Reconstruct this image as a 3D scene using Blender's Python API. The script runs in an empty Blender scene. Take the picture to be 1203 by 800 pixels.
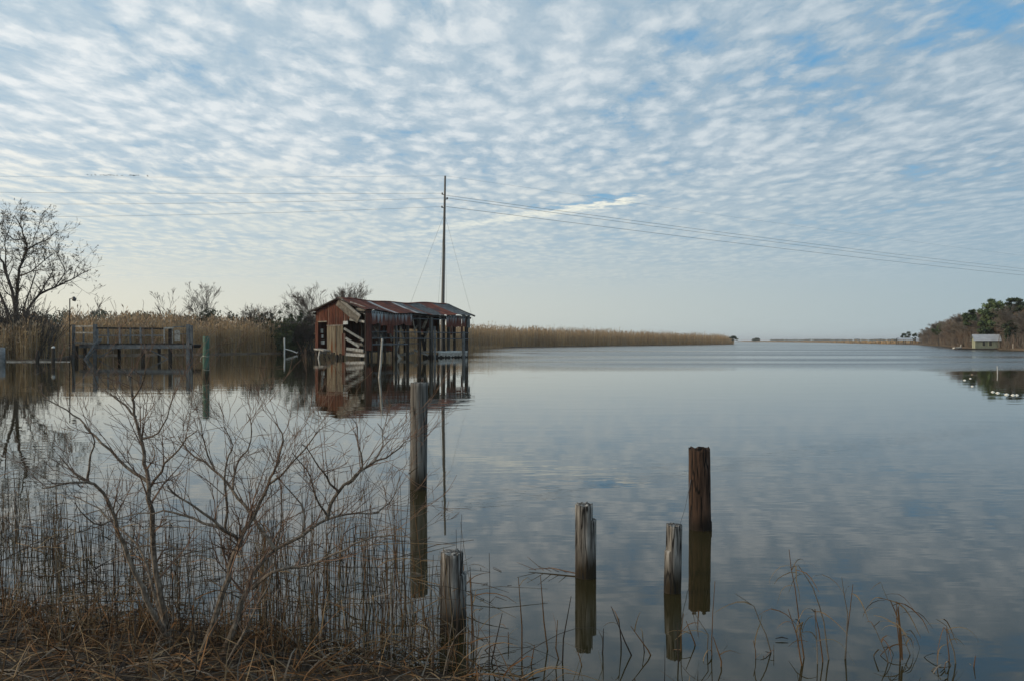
import bpy, math, random
from mathutils import Vector, Matrix, noise, Euler

R = math.radians
sc = bpy.context.scene
COL = sc.collection
F = 1042.0            # focal length in photo pixels
CAMZ = 1.7            # lens height above the water


def P(px, py, Y):
    """a photo pixel seen at ground distance Y, as a point of the place"""
    return Vector(((px - 601.5) / F * Y, Y, CAMZ - (py - 400.0) / F * Y))


def W(px, Y, z=0.0):
    return Vector(((px - 601.5) / F * Y, Y, z))


# ------------------------------------------------------------------ meshes
class MB:
    def __init__(self):
        self.v = []; self.f = []; self.m = []; self.uv = None

    def quad(self, a, b, c, d, m=0):
        n = len(self.v)
        self.v += [tuple(a), tuple(b), tuple(c), tuple(d)]
        self.f.append((n, n + 1, n + 2, n + 3)); self.m.append(m)

    def tri(self, a, b, c, m=0):
        n = len(self.v)
        self.v += [tuple(a), tuple(b), tuple(c)]
        self.f.append((n, n + 1, n + 2)); self.m.append(m)

    def box(self, lo, hi, m=0, M=None):
        n = len(self.v)
        (x0, y0, z0), (x1, y1, z1) = lo, hi
        for p in ((x0, y0, z0), (x1, y0, z0), (x1, y1, z0), (x0, y1, z0), (x0, y0, z1), (x1, y0, z1), (x1, y1, z1), (x0, y1, z1)):
            p = Vector(p)
            if M is not None: p = M @ p
            self.v.append(tuple(p))
        for f in ((0, 3, 2, 1), (4, 5, 6, 7), (0, 1, 5, 4), (1, 2, 6, 5), (2, 3, 7, 6), (3, 0, 4, 7)):
            self.f.append(tuple(n + i for i in f)); self.m.append(m)

    def bar(self, a, b, w, h, m=0, up=(0, 0, 1), jit=0.0, rng=None):
        """a board from a to b, w wide across, h thick along up"""
        a = Vector(a); b = Vector(b)
        d = (b - a).normalized()
        s = d.cross(Vector(up))
        if s.length < 1e-4: s = Vector((1, 0, 0))
        s.normalize(); u = s.cross(d).normalized()
        n = len(self.v)
        for p in (a, b):
            for (i, j) in ((-1, -1), (1, -1), (1, 1), (-1, 1)):
                o = Vector((0, 0, 0))
                if rng: o = Vector((rng.uniform(-jit, jit), rng.uniform(-jit, jit), rng.uniform(-jit, jit)))
                self.v.append(tuple(p + s * (i * w / 2) + u * (j * h / 2) + o))
        for f in ((0, 3, 2, 1), (4, 5, 6, 7), (0, 1, 5, 4), (1, 2, 6, 5), (2, 3, 7, 6), (3, 0, 4, 7)):
            self.f.append(tuple(n + i for i in f)); self.m.append(m)

    def tube(self, pts, rad, n=6, m=0, cap=True):
        pts = [Vector(p) for p in pts]
        if not hasattr(rad, '__len__'): rad = [rad] * len(pts)
        k0 = len(self.v)
        ref = Vector((0.31, 0.87, 0.37))
        for i, p in enumerate(pts):
            t = pts[min(i + 1, len(pts) - 1)] - pts[max(i - 1, 0)]
            if t.length < 1e-9: t = Vector((0, 0, 1))
            t.normalize()
            s = t.cross(ref)
            if s.length < 0.05: s = t.cross(Vector((1, 0, 0)))
            s.normalize(); u = t.cross(s)
            for j in range(n):
                a = 2 * math.pi * j / n
                self.v.append(tuple(p + (s * math.cos(a) + u * math.sin(a)) * rad[i]))
        for i in range(len(pts) - 1):
            for j in range(n):
                a = k0 + i * n + j; b = k0 + i * n + (j + 1) % n
                self.f.append((a, b, b + n, a + n)); self.m.append(m)
        if cap:
            self.f.append(tuple(k0 + j for j in reversed(range(n)))); self.m.append(m)
            e = k0 + (len(pts) - 1) * n
            self.f.append(tuple(e + j for j in range(n))); self.m.append(m)

    def strip(self, pts, wid, side, m=0):
        """a flat leaf blade along pts"""
        k = len(self.v)
        side = Vector(side)
        for p, w in zip(pts, wid):
            p = Vector(p)
            self.v.append(tuple(p - side * w)); self.v.append(tuple(p + side * w))
        for i in range(len(pts) - 1):
            a = k + 2 * i
            self.f.append((a, a + 1, a + 3, a + 2)); self.m.append(m)

    def build(self, name, mats, parent=None, loc=None, smooth=False, rotz=0):
        me = bpy.data.meshes.new(name)
        me.from_pydata(self.v, [], self.f)
        if not isinstance(mats, (list, tuple)): mats = [mats]
        for mt in mats: me.materials.append(mt)
        if len(mats) > 1: me.polygons.foreach_set('material_index', self.m)
        if smooth: me.polygons.foreach_set('use_smooth', [True] * len(self.f))
        me.update()
        o = bpy.data.objects.new(name, me)
        COL.objects.link(o)
        if parent is not None: o.parent = parent
        if loc is not None: o.location = loc
        if rotz: o.rotation_euler.z = rotz
        return o


def tag(o, label=None, cat=None, group=None, kind=None):
    if label: o['label'] = label
    if cat: o['category'] = cat
    if group: o['group'] = group
    if kind: o['kind'] = kind
    return o


def thing(name, label, cat, loc=(0, 0, 0), rotz=0.0, group=None):
    o = bpy.data.objects.new(name, None)
    COL.objects.link(o)
    o.location = loc; o.rotation_euler = (0, 0, rotz)
    o.empty_display_size = 0.2
    return tag(o, label, cat, group)


def dup(root, loc, rotz=0.0, scale=None, label=None):
    r = root.copy(); COL.objects.link(r)
    r.location = loc; r.rotation_euler = (0, 0, rotz)
    if scale is not None: r.scale = scale
    if label: r['label'] = label
    for ch in list(root.children):
        c = ch.copy(); COL.objects.link(c); c.parent = r
        for g in list(ch.children):
            d = g.copy(); COL.objects.link(d); d.parent = c
    return r


# --------------------------------------------------------------- materials
def mat(name, cols, scale=(1, 1, 1), nscale=4.0, detail=5.0, rough=0.85, bump=0.0, bdist=0.02, spec=0.3, metal=0.0,
        stops=None, patch=None, wet=None, rnd=0.0, crack=None):
    """noise-mottled surface: cols are run over by a noise stretched by scale. patch=(colour, scale vector, lo, hi) lays a second
    patchy colour over it; wet=(colour, z0, z1) a water stain below a height of the object."""
    m = bpy.data.materials.new(name); m.use_nodes = True
    nt = m.node_tree; N = nt.nodes; L = nt.links
    b = N['Principled BSDF']
    b.inputs['Roughness'].default_value = rough
    b.inputs['Specular IOR Level'].default_value = spec
    b.inputs['Metallic'].default_value = metal
    tc = N.new('ShaderNodeTexCoord')
    mp = N.new('ShaderNodeMapping'); mp.inputs['Scale'].default_value = scale
    L.new(tc.outputs['Object'], mp.inputs['Vector'])
    nz = N.new('ShaderNodeTexNoise'); nz.inputs['Scale'].default_value = nscale; nz.inputs['Detail'].default_value = detail
    nz.inputs['Roughness'].default_value = 0.62
    L.new(mp.outputs['Vector'], nz.inputs['Vector'])
    rp = N.new('ShaderNodeValToRGB')
    el = rp.color_ramp.elements
    n = len(cols)
    if stops is None: stops = [0.32 + 0.36 * i / max(1, n - 1) for i in range(n)]
    el[0].position = stops[0]; el[0].color = (*cols[0], 1)
    el[1].position = stops[-1]; el[1].color = (*cols[-1], 1)
    for i in range(1, n - 1):
        e = el.new(stops[i]); e.color = (*cols[i], 1)
    L.new(nz.outputs['Fac'], rp.inputs['Fac'])
    out = rp.outputs['Color']
    if patch:
        c, s, lo, hi = patch
        m2 = N.new('ShaderNodeMapping'); m2.inputs['Scale'].default_value = s; m2.inputs['Location'].default_value = (3.1, 7.7, 1.3)
        L.new(tc.outputs['Object'], m2.inputs['Vector'])
        n2 = N.new('ShaderNodeTexNoise'); n2.inputs['Scale'].default_value = 1.0; n2.inputs['Detail'].default_value = 6
        L.new(m2.outputs['Vector'], n2.inputs['Vector'])
        mr = N.new('ShaderNodeMapRange'); mr.inputs['From Min'].default_value = lo; mr.inputs['From Max'].default_value = hi
        L.new(n2.outputs['Fac'], mr.inputs['Value'])
        mx = N.new('ShaderNodeMix'); mx.data_type = 'RGBA'
        L.new(mr.outputs['Result'], mx.inputs['Factor']); L.new(out, mx.inputs['A']); mx.inputs['B'].default_value = (*c, 1)
        out = mx.outputs['Result']
    if wet:
        c, z0, z1 = wet
        sp = N.new('ShaderNodeSeparateXYZ'); L.new(tc.outputs['Object'], sp.inputs[0])
        sb = N.new('ShaderNodeMath'); sb.operation = 'MULTIPLY_ADD'; sb.inputs[1].default_value = -(z1 - z0) * 1.6
        L.new(nz.outputs['Fac'], sb.inputs[0]); L.new(sp.outputs['Z'], sb.inputs[2])
        mr = N.new('ShaderNodeMapRange'); mr.inputs['From Min'].default_value = z0 - (z1 - z0) * .5; mr.inputs['From Max'].default_value = z1 - (z1 - z0) * .8
        mr.inputs['To Min'].default_value = 1; mr.inputs['To Max'].default_value = 0
        L.new(sb.outputs[0], mr.inputs['Value'])
        mx = N.new('ShaderNodeMix'); mx.data_type = 'RGBA'
        L.new(mr.outputs['Result'], mx.inputs['Factor']); L.new(out, mx.inputs['A']); mx.inputs['B'].default_value = (*c, 1)
        out = mx.outputs['Result']
    if crack:
        m3 = N.new('ShaderNodeMapping'); m3.inputs['Scale'].default_value = crack; m3.inputs['Location'].default_value = (.7, 2.2, 9.1)
        L.new(tc.outputs['Object'], m3.inputs['Vector'])
        n3 = N.new('ShaderNodeTexNoise'); n3.inputs['Scale'].default_value = 1.0; n3.inputs['Detail'].default_value = 3
        L.new(m3.outputs['Vector'], n3.inputs['Vector'])
        s3 = N.new('ShaderNodeMath'); s3.operation = 'SUBTRACT'; s3.inputs[1].default_value = .5; L.new(n3.outputs['Fac'], s3.inputs[0])
        a3 = N.new('ShaderNodeMath'); a3.operation = 'ABSOLUTE'; L.new(s3.outputs[0], a3.inputs[0])
        r3 = N.new('ShaderNodeMapRange'); r3.inputs['From Min'].default_value = .012; r3.inputs['From Max'].default_value = .04
        r3.inputs['To Min'].default_value = 1; r3.inputs['To Max'].default_value = 0; L.new(a3.outputs[0], r3.inputs['Value'])
        mx = N.new('ShaderNodeMix'); mx.data_type = 'RGBA'
        L.new(r3.outputs['Result'], mx.inputs['Factor']); L.new(out, mx.inputs['A']); mx.inputs['B'].default_value = (cols[0][0] * .4, cols[0][1] * .4, cols[0][2] * .4, 1)
        out = mx.outputs['Result']
    if rnd:
        oi = N.new('ShaderNodeObjectInfo')
        hs = N.new('ShaderNodeHueSaturation')
        mr = N.new('ShaderNodeMapRange'); mr.inputs['To Min'].default_value = 1 - rnd; mr.inputs['To Max'].default_value = 1 + rnd
        L.new(oi.outputs['Random'], mr.inputs['Value']); L.new(mr.outputs['Result'], hs.inputs['Value'])
        L.new(out, hs.inputs['Color']); out = hs.outputs['Color']
    L.new(out, b.inputs['Base Color'])
    if bump:
        bp = N.new('ShaderNodeBump'); bp.inputs['Strength'].default_value = bump; bp.inputs['Distance'].default_value = bdist
        L.new(nz.outputs['Fac'], bp.inputs['Height']); L.new(bp.outputs['Normal'], b.inputs['Normal'])
    return m


M = {}
M['grey_wood'] = mat('grey_wood', [(.04, .036, .032), (.17, .16, .145), (.36, .345, .32)], (1, 1, .07), 42, 7, .9, .8, .010, stops=[.38, .5, .64],
                     wet=((.03, .022, .012), 0.0, .22), patch=((.07, .06, .05), (5, 5, 1.2), .55, .75), crack=(17, 17, 1.6))
M['pile_wood'] = mat('pile_wood', [(.06, .055, .048), (.15, .14, .125), (.25, .24, .215)], (1, 1, .05), 36, 7, .9, .5, .01,
                     wet=((.03, .024, .014), 0.0, .25), crack=(15, 15, .7))
M['brown_wood'] = mat('brown_wood', [(.014, .009, .007), (.055, .032, .021), (.13, .072, .046)], (1, 1, .10), 30, 6, .92, .9, .02,
                      wet=((.018, .012, .008), 0.0, .16), crack=(15, 15, 1.8), patch=((.10, .075, .06), (9, 9, 2.5), .60, .72))
M['green_wood'] = mat('green_wood', [(.04, .08, .06), (.07, .135, .10), (.11, .18, .135)], (1, 1, .1), 12, 5, .85, .3, .02,
                      wet=((.04, .035, .02), 0.0, .5))
M['rope'] = mat('rope', [(.4, .42, .35), (.6, .6, .52)], (1, 1, 1), 30)
M['pale_wood'] = mat('pale_wood', [(.22, .2, .17), (.36, .34, .30), (.52, .5, .45)], (3, 3, 3), 1.5, 5, .85, .3, .02, rnd=.25)
M['board_wood'] = mat('board_wood', [(.10, .085, .07), (.22, .19, .15), (.36, .31, .24)], (2, 2, 2), 1.5, 5, .85, .3, .02, rnd=.3)
M['dock_wood'] = mat('dock_wood', [(.09, .095, .095), (.17, .175, .175), (.28, .28, .27)], (1.2, 1.2, 1.2), 2, 5, .85, .3, .02, rnd=.2)
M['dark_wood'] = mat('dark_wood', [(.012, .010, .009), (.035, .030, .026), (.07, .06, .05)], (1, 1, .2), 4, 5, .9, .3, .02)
M['post_wood'] = mat('post_wood', [(.03, .03, .03), (.075, .075, .072), (.14, .14, .135)], (2, 2, .2), 4, 5, .9, .3, .02,
                     wet=((.015, .012, .01), 0.0, .6))
RUST = [(.05, .016, .011), (.14, .035, .018), (.26, .075, .03)]
M['roof_rust'] = mat('roof_rust', [(.05, .016, .011), (.13, .034, .019), (.23, .075, .035)], (1.2, .5, 1), 1.6, 6, .8, 0, spec=.25,
                     patch=((.05, .03, .03), (.9, .35, 1), .52, .72), rnd=.28)
M['roof_grey'] = mat('roof_grey', [(.16, .155, .15), (.34, .335, .325), (.50, .485, .46)], (1.2, .5, 1), 2, 6, .65, 0, spec=.4,
                     patch=((.14, .06, .04), (1.5, .5, 1), .56, .70), rnd=.15)
M['roof_slate'] = mat('roof_slate', [(.035, .04, .045), (.075, .085, .09), (.16, .17, .17)], (2, 1, 1), 2.5, 7, .75, 0, spec=.3,
                      patch=((.12, .035, .025), (1.2, .5, 1), .58, .66), rnd=.3)
M['gable_rust'] = mat('gable_rust', [(.04, .014, .010), (.115, .034, .018), (.20, .075, .038)], (1, 1.6, .35), 2.2, 6, .85, 0,
                      patch=((.26, .19, .14), (1, 3.6, .10), .57, .70))
M['wall_rust'] = mat('wall_rust', [(.04, .018, .015), (.10, .032, .02), (.19, .06, .035)], (2.2, 2.2, .25), 2.0, 6, .8, 0)


def streaked_metal():
    """galvanised sheet: bluish zinc at its top, rust that has run down from below it in streaks"""
    m = mat('streaked_metal', [(.055, .024, .02), (.13, .046, .032), (.22, .085, .055)], (2.2, 2.2, .3), 2.0, 6, .7, 0)
    nt = m.node_tree; N = nt.nodes; L = nt.links; b = N['Principled BSDF']
    old = b.inputs['Base Color'].links[0].from_socket
    tc = N.new('ShaderNodeTexCoord'); mp = N.new('ShaderNodeMapping'); mp.inputs['Scale'].default_value = (3.5, 3.5, .25)
    L.new(tc.outputs['Object'], mp.inputs['Vector'])
    nz = N.new('ShaderNodeTexNoise'); nz.inputs['Scale'].default_value = 1.3; nz.inputs['Detail'].default_value = 5
    L.new(mp.outputs['Vector'], nz.inputs['Vector'])
    sp = N.new('ShaderNodeSeparateXYZ'); L.new(tc.outputs['Object'], sp.inputs[0])
    ad = N.new('ShaderNodeMath'); ad.operation = 'MULTIPLY_ADD'; ad.inputs[1].default_value = 2.6
    L.new(nz.outputs['Fac'], ad.inputs[0]); L.new(sp.outputs['Z'], ad.inputs[2])
    mr = N.new('ShaderNodeMapRange'); mr.inputs['From Min'].default_value = 4.85; mr.inputs['From Max'].default_value = 5.6
    L.new(ad.outputs[0], mr.inputs['Value'])
    mx = N.new('ShaderNodeMix'); mx.data_type = 'RGBA'
    L.new(mr.outputs['Result'], mx.inputs['Factor']); L.new(old, mx.inputs['A']); mx.inputs['B'].default_value = (.36, .42, .45, 1)
    L.new(mx.outputs['Result'], b.inputs['Base Color'])
    return m


M['streaked_metal'] = streaked_metal()
M['plywood'] = mat('plywood', [(.11, .085, .055), (.24, .19, .125), (.36, .29, .19)], (1, 3.0, .3), 2.0, 6, .9, 0,
                   patch=((.22, .075, .025), (1, 2.2, .3), .56, .66))
M['pipe_metal'] = mat('pipe_metal', [(.07, .08, .085), (.14, .15, .16)], (1, 1, 1), 3, rough=.6)
M['white_paint'] = mat('white_paint', [(.45, .46, .44), (.72, .72, .68)], (1, 1, .3), 5, rough=.6)
M['pole_wood'] = mat('pole_wood', [(.07, .065, .06), (.12, .115, .105), (.18, .17, .155)], (1, 1, .03), 9, 5, .9, .2, .02)
M['ceramic'] = mat('ceramic', [(.04, .035, .03), (.1, .09, .085)], (1, 1, 1), 3, rough=.3)
M['wire'] = mat('wire', [(.05, .055, .06), (.09, .095, .10)], (1, 1, 1), 3, rough=.5)
M['bark'] = mat('bark', [(.055, .042, .032), (.15, .122, .094), (.28, .235, .185)], (1, 1, .5), 70, 5, .9, .5, .004)
M['twig'] = mat('twig', [(.09, .055, .04), (.20, .13, .09)], (1, 1, 1), 20, 3, .85)
M['tree_bark'] = mat('tree_bark', [(.02, .018, .016), (.055, .048, .042), (.09, .08, .07)], (1, 1, .3), 3, 5, .95)
M['tree_twig'] = mat('tree_twig', [(.05, .04, .033), (.095, .078, .064)], (1, 1, 1), .6, 3, .95)
M['dead_leaf'] = mat('dead_leaf', [(.06, .045, .022), (.12, .085, .04)], (1, 1, 1), 2, 3, .9)
M['grey_twig'] = mat('grey_twig', [(.14, .12, .095), (.24, .205, .165)], (1, 1, 1), .15, 4, .95, rnd=.22)
M['mauve_twig'] = mat('mauve_twig', [(.13, .095, .07), (.215, .16, .12)], (1, 1, 1), .15, 4, .95, rnd=.22)
M['pale_trunk'] = mat('pale_trunk', [(.10, .09, .08), (.20, .18, .16)], (1, 1, .3), 2, 4, .95, rnd=.3)
M['needles'] = mat('needles', [(.035, .055, .02), (.07, .10, .036), (.11, .145, .055)], (1, 1, 1), .55, 4, .9, rnd=.15)
M['needles_dark'] = mat('needles_dark', [(.022, .034, .016), (.045, .064, .028), (.075, .095, .042)], (1, 1, 1), .5, 4, .9, rnd=.15)
M['ever_leaf'] = mat('ever_leaf', [(.02, .03, .014), (.04, .052, .02), (.085, .085, .035)], (1, 1, 1), .9, 4, .85)
REED = [mat('reed_tan', [(.38, .25, .125), (.56, .39, .21)], (1, 1, .15), .6, 4, .95),
        mat('reed_brown', [(.23, .15, .075), (.37, .25, .13)], (1, 1, .15), .6, 4, .95),
        mat('reed_grey', [(.26, .215, .155), (.42, .35, .26)], (1, 1, .15), .6, 4, .95),
        mat('reed_plume', [(.24, .175, .11), (.40, .295, .19)], (1, 1, 1), .6, 4, .95)]
GRASS = [mat('grass_straw', [(.14, .095, .05), (.27, .19, .105)], (1, 1, 1), 5, 3, .9),
         mat('grass_rust', [(.11, .055, .022), (.20, .105, .045)], (1, 1, 1), 5, 3, .9),
         mat('grass_dark', [(.025, .019, .015), (.065, .047, .034)], (1, 1, 1), 5, 3, .9),
         mat('grass_grey', [(.12, .10, .078), (.22, .185, .145)], (1, 1, 1), 5, 3, .9)]
M['soil'] = mat('soil', [(.018, .012, .008), (.045, .030, .018), (.085, .055, .03)], (1, 1, 1), 9, 6, .95, .8, .05)
M['mud'] = mat('mud', [(.05, .038, .026), (.10, .075, .05), (.15, .115, .08)], (1, 1, 1), .4, 5, .95)
M['green_paint'] = mat('green_paint', [(.15, .175, .135), (.20, .225, .175)], (1, 1, .2), 2, 4, .8)
M['lit_gable_trim'] = mat('lit_gable_trim', [(.27, .285, .19), (.34, .355, .25)], (1, 1, .2), 2, 4, .8)  # shed green with the gables' sunlight put into the colour; also window frames
M['tin_roof'] = mat('tin_roof', [(.27, .29, .31), (.38, .40, .42)], (1, 1, 1), 1, 4, .5, spec=.5)
M['black_glass'] = mat('black_glass', [(.012, .014, .013), (.03, .035, .03)], (1, 1, 1), 3, rough=.15, spec=.5)
M['bird'] = mat('bird', [(.015, .015, .016), (.04, .04, .042)], (1, 1, 1), 3)
M['float_foam'] = mat('float_foam', [(.62, .60, .50), (.85, .84, .76)], (1, 1, 1), 9, rough=.6)
M['float_brown'] = mat('float_brown', [(.16, .12, .08), (.33, .26, .18)], (1, 1, 1), 9, rough=.7)


def water_material():
    m = bpy.data.materials.new('water'); m.use_nodes = True
    nt = m.node_tree; N = nt.nodes; L = nt.links
    b = N['Principled BSDF']
    b.inputs['Base Color'].default_value = (.030, .025, .011, 1)
    b.inputs['IOR'].default_value = 1.333
    tc = N.new('ShaderNodeTexCoord')

    def mapped(scale, rot=0.0):
        mp = N.new('ShaderNodeMapping'); mp.inputs['Scale'].default_value = scale; mp.inputs['Rotation'].default_value = (0, 0, rot)
        L.new(tc.outputs['Object'], mp.inputs['Vector']); return mp.outputs['Vector']

    def nz(vec, s, d=2.0):
        n = N.new('ShaderNodeTexNoise'); n.inputs['Scale'].default_value = s; n.inputs['Detail'].default_value = d
        L.new(vec, n.inputs['Vector']); return n.outputs['Fac']

    def mr(v, a, b_, c=0.0, d=1.0, smooth=True):
        n = N.new('ShaderNodeMapRange'); n.interpolation_type = 'SMOOTHSTEP' if smooth else 'LINEAR'
        n.inputs['From Min'].default_value = a; n.inputs['From Max'].default_value = b_
        n.inputs['To Min'].default_value = c; n.inputs['To Max'].default_value = d
        L.new(v, n.inputs['Value']); return n.outputs['Result']

    def ma(op, a, b_):
        n = N.new('ShaderNodeMath'); n.operation = op
        for i, s in enumerate((a, b_)):
            if isinstance(s, (int, float)): n.inputs[i].default_value = s
            else: L.new(s, n.inputs[i])
        return n.outputs[0]
    sp = N.new('ShaderNodeSeparateXYZ'); L.new(tc.outputs['Object'], sp.inputs[0])
    X, Y = sp.outputs['X'], sp.outputs['Y']
    # breeze out on the open river: it starts about 55 m out and right of the old boathouse
    big = nz(mapped((.012, .05, 1)), 1.0, 3)
    yy = ma('ADD', Y, ma('MULTIPLY', ma('SUBTRACT', big, .5), 40))
    xx = ma('SUBTRACT', X, ma('MULTIPLY', Y, -.05))
    br = ma('MULTIPLY', mr(yy, 46, 68), mr(xx, -2, 10))
    streak = nz(mapped((.008, .06, 1), .04), 1.0, 3)
    br = ma('MULTIPLY', br, mr(streak, .36, .60, .35, 1.0))
    # small local ruffles nearer in
    loc = mr(nz(mapped((.22, .6, 1), .1), 1.0, 2), .52, .72)
    rip1 = nz(mapped((1.3, 5.5, 1), .06), 1.0, 2.0)
    rip2 = nz(mapped((.35, 1.1, 1), -.1), 1.0, 2.0)
    rip3 = nz(mapped((2.2, 4.4, 1), .3), 1.0, 3.0)
    calm = ma('ADD', ma('MULTIPLY', rip1, ma('ADD', ma('MULTIPLY', loc, .0016), .0005)), ma('MULTIPLY', rip2, .0026))
    h = ma('ADD', calm, ma('MULTIPLY', rip3, ma('MULTIPLY', br, .075)))
    bp = N.new('ShaderNodeBump'); bp.inputs['Strength'].default_value = 1.0; bp.inputs['Distance'].default_value = 1.0
    L.new(h, bp.inputs['Height']); L.new(bp.outputs['Normal'], b.inputs['Normal'])
    L.new(ma('ADD', ma('MULTIPLY', br, .22), .010), b.inputs['Roughness'])
    return m


M['water'] = water_material()

# ------------------------------------------------------------------ camera
cam = bpy.data.cameras.new('camera'); co = bpy.data.objects.new('camera', cam); COL.objects.link(co)
cam.sensor_width = 36; cam.lens = F / 1203 * 36
co.location = (0, 0, CAMZ); co.rotation_euler = (R(90), 0, 0)
cam.clip_start = .05; cam.clip_end = 30000
cam.dof.use_dof = False
sc.camera = co

# --------------------------------------------------------- sun, sky, clouds
SUN_AZ = -96.0   # degrees clockwise from straight ahead (+Y)
SUN_EL = 15.0
sdir = Vector((math.sin(R(SUN_AZ)) * math.cos(R(SUN_EL)), math.cos(R(SUN_AZ)) * math.cos(R(SUN_EL)), math.sin(R(SUN_EL))))
sl = bpy.data.lights.new('sun', 'SUN'); so = bpy.data.objects.new('sun', sl); COL.objects.link(so)
sl.energy = 2.0; sl.angle = R(8); sl.color = (1.0, .80, .56)
so.rotation_euler = sdir.to_track_quat('Z', 'Y').to_euler()


def build_world():
    w = bpy.data.worlds.new('World'); sc.world = w; w.use_nodes = True
    nt = w.node_tree; N = nt.nodes; L = nt.links
    bg = N['Background']; STR = 0.1
    bg.inputs['Strength'].default_value = STR
    sky = N.new('ShaderNodeTexSky'); sky.sky_type = 'NISHITA'; sky.sun_disc = False
    sky.sun_elevation = R(SUN_EL); sky.sun_rotation = R(SUN_AZ)
    sky.air_density = 1.0; sky.dust_density = 1.0; sky.ozone_density = 1.5
    tc = N.new('ShaderNodeTexCoord')

    def val(op, a, b_=None, c=None):
        n = N.new('ShaderNodeMath'); n.operation = op
        for i, s in enumerate((a, b_, c)):
            if s is None: continue
            if isinstance(s, (int, float)): n.inputs[i].default_value = s
            else: L.new(s, n.inputs[i])
        return n.outputs[0]

    def vec(op, a, b_=None, out=0):
        n = N.new('ShaderNodeVectorMath'); n.operation = op
        for i, s in enumerate((a, b_)):
            if s is None: continue
            if isinstance(s, (tuple, list, Vector)): n.inputs[i].default_value = s
            else: L.new(s, n.inputs[i])
        return n.outputs[out]

    def mr(v, a, b_, c=0.0, d=1.0, smooth=True):
        n = N.new('ShaderNodeMapRange'); n.interpolation_type = 'SMOOTHSTEP' if smooth else 'LINEAR'
        n.inputs['From Min'].default_value = a; n.inputs['From Max'].default_value = b_
        n.inputs['To Min'].default_value = c; n.inputs['To Max'].default_value = d
        L.new(v, n.inputs['Value']); return n.outputs['Result']

    def mix(f, a, b_):
        n = N.new('ShaderNodeMix'); n.data_type = 'RGBA'
        for s, k in ((f, 'Factor'), (a, 'A'), (b_, 'B')):
            if isinstance(s, (int, float)): n.inputs[k].default_value = s
            elif isinstance(s, tuple): n.inputs[k].default_value = (*s, 1)
            else: L.new(s, n.inputs[k])
        return n.outputs['Result']

    def nz(v, s, d=2.0, r=.5, dist=0.0):
        n = N.new('ShaderNodeTexNoise'); n.inputs['Scale'].default_value = s; n.inputs['Detail'].default_value = d
        n.inputs['Roughness'].default_value = r; n.inputs['Distortion'].default_value = dist
        L.new(v, n.inputs['Vector']); return n

    def lin(c): return tuple(x * g / STR for x, g in zip(c, (1.0, 1.025, 1.045)))
    D = vec('NORMALIZE', tc.outputs['Generated'])
    sp = N.new('ShaderNodeSeparateXYZ'); L.new(D, sp.inputs[0])
    Z = val('MAXIMUM', sp.outputs['Z'], 0.0)
    zz = val('ADD', Z, .012)
    cb = N.new('ShaderNodeCombineXYZ')
    L.new(val('DIVIDE', sp.outputs['X'], zz), cb.inputs['X']); L.new(val('DIVIDE', sp.outputs['Y'], zz), cb.inputs['Y'])
    p = cb.outputs[0]                                   # the cloud sheet seen flat, in units of its height
    # warp
    p2 = vec('MULTIPLY', p, (1, .54, 1))                # cloudlets stand deeper than wide, in rows that run away from us
    wn = nz(p2, 1.3, 3)
    wv = vec('SCALE', vec('SUBTRACT', wn.outputs['Color'], (.5, .5, .5))); wv.node.inputs['Scale'].default_value = .22
    pw = vec('ADD', p2, wv)
    wn2 = nz(p2, 9.0, 4, .6)
    wv2 = vec('SCALE', vec('SUBTRACT', wn2.outputs['Color'], (.5, .5, .5))); wv2.node.inputs['Scale'].default_value = .085
    pc = vec('ADD', pw, wv2)
    rot = N.new('ShaderNodeMapping'); rot.inputs['Rotation'].default_value = (0, 0, R(24)); rot.inputs['Scale'].default_value = (1.0, 1.0, 1)
    L.new(pc, rot.inputs['Vector'])
    vo = N.new('ShaderNodeTexVoronoi'); vo.feature = 'SMOOTH_F1'; vo.inputs['Scale'].default_value = 9.8; vo.inputs['Smoothness'].default_value = .8
    L.new(rot.outputs[0], vo.inputs['Vector'])
    cell = mr(vo.outputs['Distance'], -.05, .75, 1, 0, False)
    fine = nz(pc, 19.0, 6, .62).outputs['Fac']
    pm = pw
    big = nz(pm, .9, 4, .55).outputs['Fac']
    mid = nz(pm, 3.2, 4, .6).outputs['Fac']
    dens = val('ADD', val('MULTIPLY', cell, .55), val('MULTIPLY', val('SUBTRACT', fine, .5), .8))
    dens = val('ADD', dens, val('MULTIPLY', val('SUBTRACT', mid, .5), 1.35))
    dens = val('ADD', dens, val('MULTIPLY', val('SUBTRACT', big, .5), 1.25))
    # the sheet thins out away from the sun (to the right), with clearer lanes high on the right
    az = sp.outputs['X']
    dens = val('ADD', dens, mr(az, -.55, .6, .52, .42, False))
    dens = val('SUBTRACT', dens, val('MULTIPLY', mr(az, .0, .4), mr(Z, .20, .36, 0, .34)))
    # a long bright roll of cloud with a clear lane beside it
    a = Vector((-1.22, 7.92, 0)); b2 = Vector((.84, 5.86, 0)); ab = (b2 - a)
    pa = vec('SUBTRACT', vec('ADD', p, vec('MULTIPLY', vec('SUBTRACT', nz(p, 5.0, 4, .65).outputs['Color'], (.5, .5, .5)), (.5, .9, 0))), tuple(a))
    t = vec('DOT_PRODUCT', pa, tuple(ab / ab.length_squared), 1)
    tl = val('MINIMUM', val('MAXIMUM', t, 0.0), 1.0)
    perp = Vector((ab.y, -ab.x, 0)).normalized()       # towards the viewer's zenith? sign checked below
    sd = vec('DOT_PRODUCT', pa, tuple(perp), 1)
    inside = val('MULTIPLY', mr(t, -.05, .55), mr(t, .95, 1.03, 1, 0))
    roll = val('MULTIPLY', mr(val('ABSOLUTE', sd), .0, .20, 1, 0), inside)
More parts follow.
